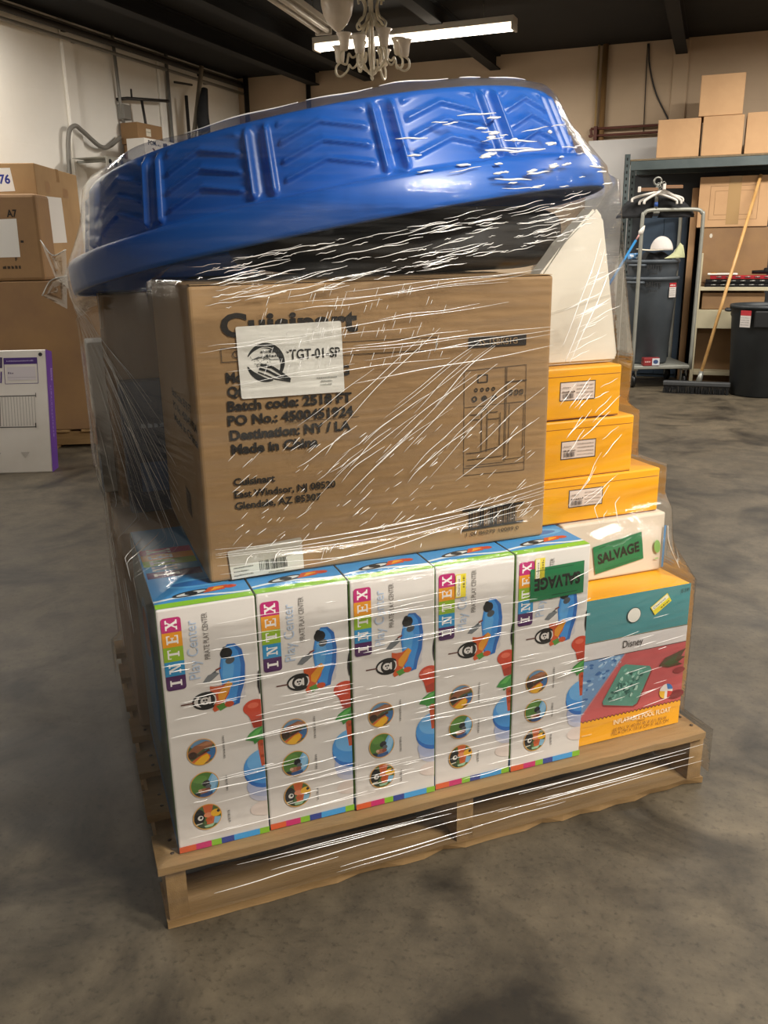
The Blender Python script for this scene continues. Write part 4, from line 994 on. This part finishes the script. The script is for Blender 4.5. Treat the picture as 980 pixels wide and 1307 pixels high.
# hook post over the hoop
bm = NB(); add_tube(bm, [(.105, 0, 1.47), (.105, 0, 1.66)], .014, 10); pst = obj('hook_post', bm, STEEL, ct)
bm = NB(); add_tube(bm, [(.105 + .03 * cos(a), .0, 1.69 + .03 * sin(a)) for a in [2 * pi * i / 20 for i in range(21)]], .008, 8); obj('hook_ring', bm, STEEL, pst)
bm = NB(); add_tube(bm, [(.105, 0, 1.495), (.105, 0, 1.53)], .0148, 12); obj('blue_tape', bm, mat('tape_blue', '#2a4f95', .5), pst)
WH = mat('white_plastic', '#dcd7d0', .35)
def hanger(lab, dx, dy, z, sp, drop, m, rot, r=.008):
    t = thing('coat_hanger', lab, 'hanger', CART.p(.105 + dx, -.026 + dy, z), CART.a + rot, 'hangers bunched on the cart hook')
    bm = NB(); add_tube(bm, catmull([(-sp - .01, 0, -drop - .03), (-sp, 0, -drop), (-sp * .5, 0, -drop * .4), (0, 0, 0), (sp * .5, 0, -drop * .4), (sp, 0, -drop), (sp + .01, 0, -drop - .03)], 5), r, 8); obj('shoulder_bar', bm, m, t)
    bm = NB(); add_tube(bm, catmull([(0, 0, 0), (0, 0, .03), (.018, 0, .05), (0, 0, .072), (-.018, 0, .055)], 5), .003, 6); obj('hook', bm, STEEL, t)
hanger('white hanger hanging highest on the cart hook', 0, 0, 1.605, .205, .045, WH, .1, .010); hanger('white hanger with short arms in front of the others', .0, -.022, 1.590, .14, .05, WH, -.12, .010); hanger('white hanger tilted towards the right in the bunch', .03, -.044, 1.612, .15, .07, WH, .15, .011)
WD = mat('hanger_wood', '#7c5a3e', .5)
for nm, dx, z in (('wooden clip hanger on the left of the hook', -.10, 1.622), ('wooden clip hanger on the right of the hook', .10, 1.640)):
    t = thing('clip_hanger', nm, 'hanger', CART.p(.105 + dx, -.100, z), CART.a, 'hangers bunched on the cart hook')
    bm = NB(); add_box(bm, (-.075, -.008, -.014), (.075, .008, .014), .004); obj('shoulder_bar', bm, WD, t)
    bm = NB(); add_box(bm, (-.085, -.013, -.02), (-.065, .013, .024), .003); obj('clip', bm, WH, t)
for i, dx in enumerate((-.05, .06)):
    t = thing('dark_garment', ('dark garment hanging on the left half of the hanger bunch', 'dark garment hanging on the right half of the hanger bunch')[i], 'clothes', CART.p(.105 + dx * 3.2, .055, 1.46), CART.a)
    bm = NB(); R_ = []
    for j in range(9):
        s = j / 8; row_ = []
        for q in range(24):
            a = 2 * pi * q / 24; wv = 1 + .10 * sin(5 * a + j) + .05 * sin(9 * a)
            row_.append(bm.verts.new((((.140 - .06 * s ** 2) * cos(a)) * wv - dx * 1.5 * s ** 1.5, (.036 - .012 * s) * sin(a) * wv, -.05 + .20 * s - .03 * abs(cos(a)) * s)))
        R_.append(row_)
    for j in range(8):
        for q in range(24): bm.faces.new((R_[j][q], R_[j][(q + 1) % 24], R_[j + 1][(q + 1) % 24], R_[j + 1][q]))
    bm.faces.new(R_[0]); bm.faces.new(R_[-1]); obj('cloth', bm, noisy('dark_cloth', '#17181b', '#25262a', 9, 5, (.7, .9), .4, 40), t, smooth=True)
# bins
def bin_(name, lab, p, rz, rt, rb_, h, m, txt=None, sticker=True, turn=0.0):
    t = thing(name, lab, 'bin', p, rz, None)
    bm = NB(); add_lathe(bm, [(rb_ - .02, .0), (rb_, .008), (rt - .012, h - .10), (rt - .004, h - .085), (rt - .004, h - .03), (rt + .006, h - .028), (rt + .010, h - .012), (rt + .004, h), (rt - .008, h), (rt - .014, h - .03), (rt - .024, h - .10), (rb_ - .012, .02), (.01, .014)], 48); obj('bin_body', bm, m, t)
    for s in (-1, 1):
        bm = NB(); add_tube(bm, catmull([(s * (rt - .005), -.07, h - .045), (s * (rt + .028), -.065, h - .045), (s * (rt + .034), 0, h - .045), (s * (rt + .028), .065, h - .045), (s * (rt - .005), .07, h - .045)], 4), .012, 8); bmesh.ops.rotate(bm, cent=(0, 0, 0), matrix=Matrix.Rotation(turn, 3, 'Z'), verts=bm.verts[:]); obj('handle', bm, m, t)
    if txt:
        c = Canvas(); c.text(txt, -.115, h - .078, .036, '#191c1f', width=.13, bold=.03); c.scribble(-.09, h - .118, .07, .014, '#191c1f'); c.build('raised_lettering', t, (0, -rt - .003, 0), (1, 0, 0), (0, 0, 1))
    if sticker:
        c = Canvas(); c.rect(.095, h - .17, .165, h - .05, '#d6d0cc'); c.rect(.095, h - .085, .165, h - .05, '#b32b33'); c.scribble(.10, h - .075, .055, .012, '#e6dcd8')
        for i in range(4): c.scribble(.10, h - .10 - i * .018, .055, .007, '#8d8886')
        o = c.build('warning_sticker', t, (0, -rt - .038, 0), (1, .62, 0), (0, .0, 1)); o['label'] = 'red and white warning sticker'
    return t
bp_ = CART.p(.19, .258, .199)
bin_('waste_bin', 'grey round waste bin standing on the cart deck', bp_, CART.a, .225, .175, .735, BINGREY, 'BRUTE', True, .7)
bp2 = CART.p(.19, .258, .335)
bin_('waste_bin', 'grey round waste bin nested inside another, holding a white cap', bp2, CART.a, .218, .158, .74, BINGREY, 'BRUTE', False, .7)
bin_('waste_bin', 'black round waste bin standing on the floor beside the broom', (1.27, 6.67, .001), 0, .275, .225, .725, BINBLACK, None, False)
t = [o for o in COL.objects if o.name == 'waste_bin.002'][0]
c = Canvas(); c.rect(-.20, .56, -.125, .69, '#cfc9c5'); c.rect(-.20, .65, -.125, .69, '#b23038')
for i in range(4): c.scribble(-.195, .63 - i * .018, .06, .007, '#8d8886')
o = c.build('warning_sticker', t, (0, -.335, 0), (1, -.55, 0), (0, 0, 1)); o['label'] = 'red and white warning sticker'
bm = NB(); add_box(bm, (-.10, -.315, .56), (.05, -.285, .69), .01); obj('handle_recess', bm, HOLE, t)
# contents of the nested bin
t = thing('black_cloth_heap', 'black cloth heaped in the mouth of the nested grey bin', 'cloth', CART.p(.20, .258, .85), CART.a)
bm = NB(); bmesh.ops.create_uvsphere(bm, u_segments=28, v_segments=16, radius=1.0)
for v in bm.verts:
    q = 1 + .10 * sin(v.co.x * 7 + v.co.z * 5) + .08 * sin(v.co.y * 9); v.co = V((v.co.x * .150 * q, v.co.y * .155 * q, .16 + v.co.z * .125 * q))
obj('cloth', bm, bpy.data.materials['dark_cloth'], t, smooth=True)
t = thing('baseball_hat', 'white baseball cap with curved brim on the cloth in the bin', 'cap', CART.p(.225, .165, 1.150), CART.a + .2)
bm = NB(); N_ = 28; R_ = []
for j in range(11):
    ph_ = (pi / 2) * j / 10; R_.append([bm.verts.new((.092 * cos(ph_) * cos(2 * pi * k / N_) * (1.0 if cos(2 * pi * k / N_) < 0 else 1.08), .085 * cos(ph_) * sin(2 * pi * k / N_), .115 * sin(ph_))) for k in range(N_)])
for j in range(10):
    for k in range(N_):
        f = bm.faces.new((R_[j][k], R_[j][(k + 1) % N_], R_[j + 1][(k + 1) % N_], R_[j + 1][k])) 
bmesh.ops.remove_doubles(bm, verts=bm.verts[:], dist=.0005); o = obj('crown', bm, noisy('cap_cloth', '#ddd6d2', '#e6e0dc', 8, 4, (.8, .9), .2, 60), t, smooth=True)
md = o.modifiers.new('t', 'SOLIDIFY'); md.thickness = .003
bm = NB(); A1, A2 = [], []
for k in range(15):
    a = pi / 2 + pi * k / 14 * 1.0; s = sin(pi * k / 14)
    A1.append(bm.verts.new((.091 * cos(a), .085 * sin(a), .004))); A2.append(bm.verts.new((.104 * cos(a) - .125 * s, .085 * sin(a) * (1 - .08 * s), .004 - .028 * abs(sin(a)) ** 1.5 * s + .01 * s)))
for k in range(14): bm.faces.new((A1[k], A1[k + 1], A2[k + 1], A2[k]))
o = obj('brim', bm, mat('cap_brim', '#d8cfbd', .8), t, smooth=True); md = o.modifiers.new('t', 'SOLIDIFY'); md.thickness = .003
def sheet(name, lab, cat, p, rz, pts, m):
    t = thing(name, lab, cat, p, rz); bm = NB(); f = bm.faces.new([bm.verts.new(q) for q in pts]); bmesh.ops.triangulate(bm, faces=[f]); bmesh.ops.subdivide_edges(bm, edges=bm.edges[:], cuts=4)
    for v in bm.verts: v.co.y += .012 * sin(v.co.x * 40 + v.co.z * 25)
    o = obj('cloth', bm, m, t, smooth=True); md = o.modifiers.new('t', 'SOLIDIFY'); md.thickness = .003
sheet('pale_green_cloth', 'pale green cloth draped beside the white cap', 'cloth', CART.p(.315, .060, 1.085), CART.a, [(-.09, 0, 0), (.08, .0, .005), (.075, .05, .10), (.045, .05, .125), (0, .03, .05)], mat('pale_green', '#c3c69c', .8))
sheet('white_paper_bag', 'crumpled white paper sticking up at the right of the cap', 'paper', CART.p(.35, .19, 1.085), CART.a, [(-.01, 0, 0), (.03, 0, .0), (.075, .02, .105), (.03, .03, .09), (.0, .02, .05)], PAPER)
sheet('blue_white_packet', 'small blue and white packet at the left of the bin mouth', 'packet', CART.p(-.01, .20, 1.08), CART.a, [(-.04, 0, 0), (.05, 0, 0), (.06, .02, .05), (-.03, .02, .045)], noisy('packet_print', '#5f8fc0', '#e4e8ea', 30, 2, (.4, .5), .02, 30, lo=.45, hi=.55))
t = thing('small_red_box', 'small red and white box on the front edge of the cart deck', 'box', CART.p(.16, .018, .1955), CART.a)
rb('body', [((-.07, -.03, 0), (.07, .03, .068))], mat('redbox', '#8d2a2c', .4), t, .003); c = Canvas(); c.rect(.075, .004, .138, .064, '#cdd2d8'); c.ell(.105, .034, .022, .018, '#39507c'); c.scribble(.012, .03, .05, .012, '#d8b9b4'); c.build('front_print', t, (-.07, -.03, 0), (1, 0, 0), (0, 0, 1))
# dark blue locker behind the bins
t = thing('blue_locker', 'dark blue grey two door metal locker behind the waste bins', 'locker', (.385, 7.51, 0), 0)
LK = noisy('locker_paint', '#2f3d4d', '#374758', 4, 3, (.45, .55), .03, 40)
rb('cabinet', [((-.205, -.04, 0), (.205, .05, 1.44))], LK, t, .004)
for s in (0, 1):
    d_ = rb('door', [((-.203 + s * .204, -.050, .03), (-.001 + s * .204, -.04, 1.42))], LK, t, .003); rb('handle', [((-.03 + s * .04, -.062, .8), (-.018 + s * .04, -.05, .9))], STEEL, d_, .002)
# broom
t = thing('push_broom', 'push broom with long wooden handle leaning on the brown cartons', 'broom', (.80, 6.56, 0))
ha, hb = V((.0, .0, .10)), V((.335, .58, 1.735))
bm = NB(); add_tube(bm, [ha, hb], .0135, 10); obj('handle', bm, noisy('broom_wood', '#b98d54', '#cfa56a', 4, 4, (.4, .5), .05, 40, (6, 6, 1)), t)
bm = NB(); add_box(bm, (-.28, -.035, .065), (.25, .035, .100), .006); obj('head_block', bm, mat('broom_head', '#3a3c3e', .6), t)
bm = NB(); rr = random.Random(4)
for i in range(70):
    for j in range(5):
        x, y = -.272 + i * .0074, -.028 + j * .014; add_tube(bm, [(x, y, .066), (x + rr.uniform(-.006, .006), y + rr.uniform(-.008, .008), .001)], .0028, 4, cap=False)
o = obj('bristles', bm, mat('bristle', '#1d1e20', .8), t); o['kind'] = 'stuff'
bm = NB(); add_tube(bm, [(.0, 0, .09), ha + (hb - ha) * .05], [.026, .018], 10); obj('socket', bm, STEEL, t)
# duster
t = thing('long_duster', 'long blue handled duster with white tip leaning on the cart', 'duster', CART.p(-.755, -.048, 0), CART.a)
d0 = V((0, 0, .004)); d1 = V((.70, -.0, 1.235)); bm = NB(); add_tube(bm, [d0, d1], .010, 8); obj('handle', bm, mat('duster_blue', '#2f7eb8', .4), t)
dd = (d1 - d0).normalized(); bm = NB(); add_tube(bm, [d1 - dd * .002, d1 + dd * .05], .007, 8); obj('ferrule', bm, mat('ferrule_pink', '#b98a86', .5), t)
bm = NB(); add_tube(bm, [d1 + dd * .045, d1 + dd * .07, d1 + dd * .10, d1 + dd * .13], [.006, .022, .016, .003], 10); obj('tip', bm, WH, t)
# white board against the back wall
t = thing('white_board', 'large white board leaning on the back wall behind the rack', 'board', (-.06, 7.5, 0))
bm = NB(); add_prism(bm, [(.14, .001), (.16, .0), (.335, 2.13), (.315, 2.135)], -.31, .31, 'yz'); obj('panel', bm, noisy('white_melamine', '#cfcdcb', '#d9d7d5', 2, 3, (.4, .5), .02, 30), t)
# pipes at the back wall
def pipe(lab, pts, r, m, name='wall_pipe', cat='pipe', n=10):
    bm = NB(); add_tube(bm, pts, r, n); return tag(obj(name, bm, m), lab, cat)
pipe('brown upright pipe from floor to ceiling near the white board', [(-.265, 7.86, 0.0), (-.265, 7.86, ZC)], .026, BROWNP)
pipe('thin pale conduit beside the brown upright pipe', [(-.325, 7.865, 0.0), (-.325, 7.865, ZC)], .010, mat('pale_conduit', '#a88c5e', .5))
t = thing('rust_pipe_rail', 'rust red double pipe rail running level above the white board', 'pipe', (-.36, 7.835, 2.18))
bm = NB(); add_tube(bm, [(0, 0, .06), (.9, 0, .06)], .012, 8); obj('upper_pipe', bm, REDP, t); bm = NB(); add_tube(bm, catmull([(0.0, .0, .06), (.015, 0, .0), (.06, 0, .0), (.9, 0, .0)], 5), .012, 8); obj('lower_pipe', bm, REDP, t)
bm = NB(); add_box(bm, (.03, -.02, -.05), (.06, .065, .08)); obj('bracket', bm, REDP, t)
pipe('thin black cable curving down the back wall to the cartons', catmull([(.11, YB - .012, 2.93), (.13, YB - .012, 2.75), (.20, YB - .012, 2.52), (.33, YB - .012, 2.28), (.36, YB - .012, 2.2)], 6), .007, DARKP, 'hanging_cable', 'cable')
pipe('thin straight black cable down the back wall', [(.10, YB - .012, 2.93), (.115, YB - .012, 2.2)], .004, DARKP, 'hanging_cable', 'cable')
pipe('dark upright pipe in the left part of the back wall', [(-3.95, 7.80, 0), (-3.95, 7.80, ZC)], .028, DARKP)
pipe('dark upright pipe on the back wall behind the pool', [(-3.25, 7.84, 0), (-3.25, 7.84, ZC)], .026, DARKP)

# ================================================================ left side: carton pile
t = thing('wooden_pallet', 'dark wooden pallet under the brown carton pile by the white wall', 'pallet', PILE.p(-.24, .65, 0), PILE.a)
for y in (-.6, -.02, .56): rb('stringer', [((-.48, y, .016), (.48, y + .04, .104))], WOOD, t)
for i in range(6): rb('deck_board', [((-.48 + i * .172, -.64, .105), (-.38 + i * .172, .62, .121))], WOOD_Y, t)
for i in (0, 2.5, 5): rb('bottom_board', [((-.48 + i * .172, -.64, .0), (-.38 + i * .172, .62, .015))], WOOD_Y, t)
carton(PILE, 'pile_carton', 'large brown carton at the bottom of the pile on the pallet', 'carton', -.72, .20, 0.01, 1.27, .1225, 1.045, CARD_D, tape=True)
t, hx, hy, h = carton(PILE, 'pile_carton', 'brown carton with white paper and black print on its front', 'carton', -.72, -.135, .012, .28, 1.047, 1.548, CARD_D, tape=False, bev=.02)
c = Canvas(-.72, 1.047); c.text('A7', -.315, 1.418, .04, '#1b1613', width=.06, bold=.03); c.poly([(-.48, 1.402), (-.262, 1.408), (-.268, 1.188), (-.48, 1.186)], '#dcdad6'); c.text('F', -.30, 1.165, .02, '#1b1613', bold=.03); c.scribble(-.38, 1.12, .11, .02, '#3a2c20'); c.scribble(-.255, 1.27, .02, .02, '#1b1613')
c.build('front_print', t, *FRONT(hx, hy))
t, hx, hy, h = carton(PILE, 'pile_carton', 'tallest brown carton of the pile with papers stuck on two faces', 'carton', -.72, -.205, .292, 1.25, 1.047, 1.742, CARD, tape=True)
c = Canvas(.292, 1.047); c.poly([(.36, 1.555), (.80, 1.565), (.815, 1.275), (.38, 1.268)], '#d9d8d6'); o = c.build('paper_sheet', t, *RIGHT(hx, hy)); o['label'] = 'white paper sheet'
c = Canvas(.292, 1.047); c.rect(.47, 1.58, .57, 1.65, '#94714c'); c.rect(.86, 1.57, .98, 1.63, '#8f6c48'); c.build('tape_patches', t, *RIGHT(hx, hy))
c = Canvas(-.72, 1.047); c.poly([(-.60, 1.712), (-.352, 1.715), (-.338, 1.58), (-.60, 1.572)], '#e4e2df'); c.text('C76', -.475, 1.625, .05, '#23308f', width=.115, bold=.03); o = c.build('white_label', t, *FRONT(hx, hy)); o['label'] = 'white label with blue marker writing'
# white and purple flat box leaning on the pile
t = thing('white_purple_box', 'flat white box with purple edge leaning against the carton pile', 'box', PILE.p(-.36, -.62, 0.0), PILE.a); t.rotation_euler = (radians(-12.5), 0, PILE.a)
M_ = t
rb('body', [((-.33, 0, .0), (.32, .11, .70))], WHITE_CARD, t, .005)
c = Canvas(); c.rect(0, 0, .11, .70, '#5a2f8f'); c.text('lattice', .07, .60, .03, '#b9a6d6', width=.07, rot=-pi / 2); c.scribble(.05, .5, .30, .02, '#8f78bd', -pi / 2); c.scribble(.03, .5, .2, .01, '#7a60ac', -pi / 2)
c.it = [i for i in c.it]; c.build('purple_edge', t, (.32, 0, 0), (0, 1, 0), (0, 0, 1))
c = Canvas()
c.frame(.415, .51, .60, .655, .003, '#4a2f78'); c.rect(.415, .62, .60, .655, '#4a2f78'); c.scribble(.43, .635, .15, .008, '#b9acd2'); c.rect(.43, .53, .588, .605, '#cfc9cf'); c.scribble(.435, .565, .03, .012, '#6a5f78'); c.line([(.43, .545), (.59, .545)], .002, '#a59da8')
c.line([(.14, .655), (.40, .658)], .003, '#5a4a6a'); c.line([(.402, .66), (.398, .60)], .012, '#3a2a55'); c.line([(.398, .58), (.392, .515)], .008, '#4a2f78'); c.line([(.2, .61), (.395, .625)], .004, '#2a2630'); c.ring(.33, .592, .016, .02, '#6a6560', pi, 2 * pi, 12); c.ell(.30, .635, .02, .012, '#8d4a40', 10); c.ell(.24, .55, .03, .012, '#4f4a48', 10)
for i in range(34): c.line([(.03 + i * .0165, .27), (.03 + i * .0165, .435)], .0022, '#8b8680')
c.line([(.0, .440), (.585, .440)], .005, '#37322f'); c.line([(.0, .268), (.575, .262)], .005, '#37322f'); c.line([(.583, .455), (.583, .43)], .004, '#55504c'); c.line([(.573, .285), (.573, .258)], .006, '#37322f'); c.line([(.375, .27), (.38, .435)], .005, '#76716c')
for v_, w_, cl in ((.17, .05, '#a86a50'), (.145, .04, '#55504c'), (.12, .035, '#a86a50')): c.scribble(.20, v_, w_, .012, cl)
c.rect(.16, .06, .245, .11, '#5d5953'); c.poly([(.33, .12), (.37, .12), (.35, .09)], '#bdb8b2'); c.poly([(.48, .12), (.53, .12), (.505, .085)], '#bdb8b2'); c.ell(.622, .672, .011, .011, '#26222a', 14)
c.build('front_print', t, (-.33, 0, 0), (1, 0, 0), (0, 0, 1))

# ================================================================ left wall: shelf, boxes, pipes, hose
t = thing('slotted_wall_shelf', 'grey slotted metal shelf fixed on the white wall', 'shelf', (XL, 5.7, 1.853))
rb('shelf_plate', [((.10, -.74, .065), (.42, .65, .07))], STEEL, t, 0)
rb('slotted_lip', [((.415, -.74, .0), (.42, .65, .065))], STEEL, t, 0)
bm = NB()
for i in range(18): add_tube(bm, [(.42, -.69 + i * .075, .035), (.4212, -.69 + i * .075, .035)], .020, 10); add_box(bm, (.42, -.702 + i * .075, .003), (.4212, -.678 + i * .075, .035))
o = obj('slots', bm, HOLE, t); o['kind'] = 'stuff'
for y in (-.6, .5): rb('bracket', [((.0, y, -.25), (.012, y + .03, .065)), ((.012, y, .045), (.40, y + .03, .064))], STEEL, t, 0)
def wcarton(lab, y0, y1, x0, x1, z0, z1, m, lbl):
    t, hx, hy, h = carton(ROOM, 'shelf_box', lab, 'box', x0, x1, y0, y1, z0, z1, m, 'boxes on the wall shelf', tape=False)
    c = Canvas(); c.rect(*lbl, '#d4cdbd'); c.scribble(lbl[0] + .005, (lbl[1] + lbl[3]) / 2, lbl[2] - lbl[0] - .01, .012, '#8a8478')
    c.build('paper_label', t, *RIGHT(hx, hy)); return t, hx, hy, h
wcarton('lower of two brown boxes on the wall shelf', 5.74, 6.00, -4.07, -3.905, 1.925, 2.095, CARD_D, (.05, .05, .13, .11))
wcarton('upper of two brown boxes on the wall shelf', 5.73, 6.10, -4.075, -3.90, 2.098, 2.27, CARD_D, (.12, .07, .19, .13))
t, hx, hy, h = carton(ROOM, 'fruit_box', 'white printed fruit box on the wall shelf beside brown boxes', 'box', -3.885, -3.705, 5.53, 6.08, 1.925, 2.115, WHITE_CARD, tape=False)
c = Canvas(); c.text('POM', .05, .14, .035, '#1d2233', width=.115, bold=.03); c.scribble(.18, .14, .055, .014, '#4a5060'); c.poly([(.27, .17), (.33, .17), (.33, .13), (.30, .11), (.27, .13)], '#252f52'); c.text('D', .36, .10, .04, '#252f52', bold=.02); c.poly([(.10, .115), (.13, .09), (.15, .10), (.12, .12)], '#5a2a35'); c.rect(.08, .06, .22, .068, '#4a5a4a'); c.rect(.02, .0, .55, .035, '#8ba08a'); c.build('front_print', t, *RIGHT(hx, hy))
pipe('grey flexible hose looping along the white wall', catmull([(-4.05, 4.95, 1.2), (-4.05, 4.97, 1.82), (-4.04, 5.0, 2.10), (-4.02, 5.06, 2.17), (-4.02, 5.15, 2.14), (-4.03, 5.36, 2.05), (-4.04, 5.50, 2.06), (-4.06, 5.69, 2.15)], 8), .018, HOSE, 'flexible_hose', 'hose')
pipe('upright grey conduit dropping down the white wall to the hose', [(-4.06, 5.72, ZC - .01), (-4.06, 5.74, 2.45), (-4.06, 5.78, 2.12)], .014, GREYP)
bm = NB(); add_box(bm, (XL + .001, 5.74, 2.30), (XL + .07, 5.85, 2.42), .006); tag(obj('junction_box', bm, GREYP), 'small grey junction box on the white wall beside the conduit', 'electrical box')
t = thing('iron_wall_bracket', 'dark iron bar bracket sticking out on the white wall', 'bracket', (-3.98, 5.7, 2.1))
bm = NB(); add_tube(bm, [(-.115, .05, .36), (.0, .05, .36), (.0, .66, .42)], .014, 8); obj('bar', bm, DARKP, t); bm = NB(); add_tube(bm, [(0, .24, .38), (.02, .27, .02)], .012, 8); obj('strut', bm, DARKP, t); bm = NB(); add_tube(bm, [(0, .1, .36), (0, .1, .44)], .008, 6); obj('pin', bm, DARKP, t)
pipe('pale pole leaning by the white wall beside the back corner', [(-3.9, 5.82, 0.0), (-3.9, 6.85, 2.88)], .022, mat('pale_pole', '#b5ab98', .5), 'leaning_pole', 'pole')
pipe('dark upright post near the leaning pole', [(-3.95, 6.62, 0), (-3.95, 6.62, 2.60)], .016, DARKP, 'metal_post', 'post'); pipe('pale upright conduit on the white wall near the back corner', [(-4.04, 6.47, 0), (-4.04, 6.47, 2.93)], .016, GREYP)
pipe('short dark bar joining post and leaning pole', [(-3.99, 6.50, 2.70), (-3.99, 6.80, 2.72)], .010, DARKP, 'cross_bar', 'bar')
t = thing('black_cloth_bundle', 'black cloth hanging on the pale leaning pole', 'cloth', (-3.80, 6.66, 2.32))
bm = NB(); add_tube(bm, catmull([(0, -.17, -.42), (0, -.02, -.1), (0, -.015, .12), (0, .05, .34)], 5), [.03 + .03 * sin(pi * i / 15) for i in range(16)], 12); obj('cloth', bm, bpy.data.materials['dark_cloth'], t)
# scrap of paper on the floor
bm = NB(); add_lathe(bm, [(.001, .001), (.010, .002), (.012, .006), (.004, .009), (.0005, .0095)], 7, (-1.02, 0.35, 0)); tag(obj('paper_scrap', bm, PAPER), 'tiny white scrap of paper on the bare floor', 'litter')

# ================================================================ lamps under the ceiling
TUBE = emis('lit_tube', '#fff1dc', 9.0)
OFFT = mat('unlit_tube', '#cfcac2', .3); LAMPW = noisy('lamp_enamel', '#b9b2a6', '#c6bfb3', 6, 3, (.35, .45), .02, 30)
def fixture(lab, a, b, z, lit):
    a, b = V((a[0], a[1], z)), V((b[0], b[1], z)); d = (b - a); L_ = d.length; t = thing('ceiling_light', lab, 'light', (a + b) / 2, atan2(d.y, d.x))
    rb('housing', [((-L_ / 2, -.065, .02), (L_ / 2, .065, .065)), ((-L_ / 2, -.065, -.03), (-L_ / 2 + .02, .065, .02)), ((L_ / 2 - .02, -.065, -.03), (L_ / 2, .065, .02))], LAMPW, t, .003)
    for y in (-.035, .035):
        bm = NB(); add_tube(bm, [(-L_ / 2 + .021, y, -.006), (L_ / 2 - .021, y, -.006)], .018, 12); obj('fluorescent_tube', bm, TUBE if lit else OFFT, t)
    for x in (-L_ * .35, L_ * .35):
        bm = NB(); add_tube(bm, [(x, 0, .065), (x, 0, ZC - z)], .004, 6); obj('hanging_rod', bm, STEEL, t)
fixture('lit fluorescent fixture glowing behind the chandelier', (-2.35, 6.05), (-.70, 6.0), 2.765, True)
fixture('unlit fluorescent fixture hanging at the upper left of the chandelier', (-1.98, 4.1), (-2.12, 5.70), 2.80, False)
IV = noisy('ivory_metal', '#c9bfa8', '#d6ccb6', 12, 4, (.4, .55), .15, 60); GLS = noisy('frosted_glass', '#d2c5b4', '#ddd1c1', 8, 3, (.25, .35), .02, 30)
t = thing('chandelier', 'ivory scrolled chandelier with upturned glass shades', 'chandelier', (-1.465, 5.0, 2.33))
for k in range(8):
    a = 2 * pi * k / 8 + .2; P = lambda r, z: (r * cos(a), r * sin(a), z)
    bm = NB(); add_tube(bm, catmull([P(.02, .02), P(.07, .06), P(.105, .13), P(.09, .22), P(.045, .31), P(.02, .38)], 6), .007, 7); obj('basket_rib', bm, IV, t)
for k in range(8):
    a = 2 * pi * k / 8; rr_ = .235 if k % 2 == 0 else .20; zz = .0 if k % 2 == 0 else .045; P = lambda r, z: (r * cos(a), r * sin(a), z)
    bm = NB(); add_tube(bm, catmull([P(.095, .12 + zz), P(.115, .075 + zz), P(.145, .06 + zz), P(.168, .082 + zz), P(.178, .05 + zz), P(rr_ - .01, .015 + zz), P(rr_ + .028, .03 + zz), P(rr_ + .03, .075 + zz), P(rr_, .102 + zz)], 6), .0075, 7); ar = obj('scroll_arm', bm, IV, t)
    bm = NB(); add_lathe(bm, [(.014, .095), (.027, .104), (.031, .130), (.034, .165), (.042, .187), (.054, .200), (.052, .202), (.039, .188), (.030, .165), (.027, .130), (.012, .108)], 20, P(rr_, zz)); obj('glass_shade', bm, GLS, ar)
for k in range(6):
    a = 2 * pi * k / 6; P = lambda r, z: (r * cos(a), r * sin(a), z)
    bm = NB(); add_tube(bm, catmull([P(.022, .34), P(.055, .31), P(.09, .29), P(.105, .315), P(.085, .34), P(.06, .36), P(.045, .42), P(.07, .48), P(.09, .47), P(.088, .445)], 6), .008, 7); obj('crown_scroll', bm, IV, t)
bm = NB(); add_lathe(bm, [(.004, -.03), (.012, -.015), (.006, .0), (.03, .015), (.03, .03), (.012, .045), (.012, .30), (.026, .33), (.014, .36), (.014, .45), (.024, .48), (.010, .50), (.006, ZC - 2.33 - .02), (.05, ZC - 2.33 - .015), (.05, ZC - 2.33)], 20); obj('stem', bm, IV, t)
t = thing('bowl_pendant', 'white glass bowl pendant lamp hanging beside the chandelier', 'lamp', (-1.575, 4.68, 2.55))
bm = NB(); add_lathe(bm, [(.004, -.006), (.03, .010), (.065, .045), (.092, .095), (.104, .15), (.107, .20), (.102, .20), (.088, .10), (.05, .045), (.003, .02)], 36); obj('glass_bowl', bm, GLS, t)
bm = NB(); add_lathe(bm, [(.108, .195), (.112, .20), (.112, .212), (.10, .215), (.02, .24), (.008, .26), (.006, ZC - 2.55)], 30); obj('metal_rim', bm, IV, t)
for k in range(3):
    a = 2 * pi * k / 3 + .4; bm = NB(); add_tube(bm, catmull([(.112 * cos(a), .112 * sin(a), .205), (.13 * cos(a), .13 * sin(a), .19), (.135 * cos(a), .135 * sin(a), .215), (.06 * cos(a), .06 * sin(a), .30), (.008 * cos(a), .008 * sin(a), .36)], 5), .005, 6); obj('scroll', bm, IV, t)
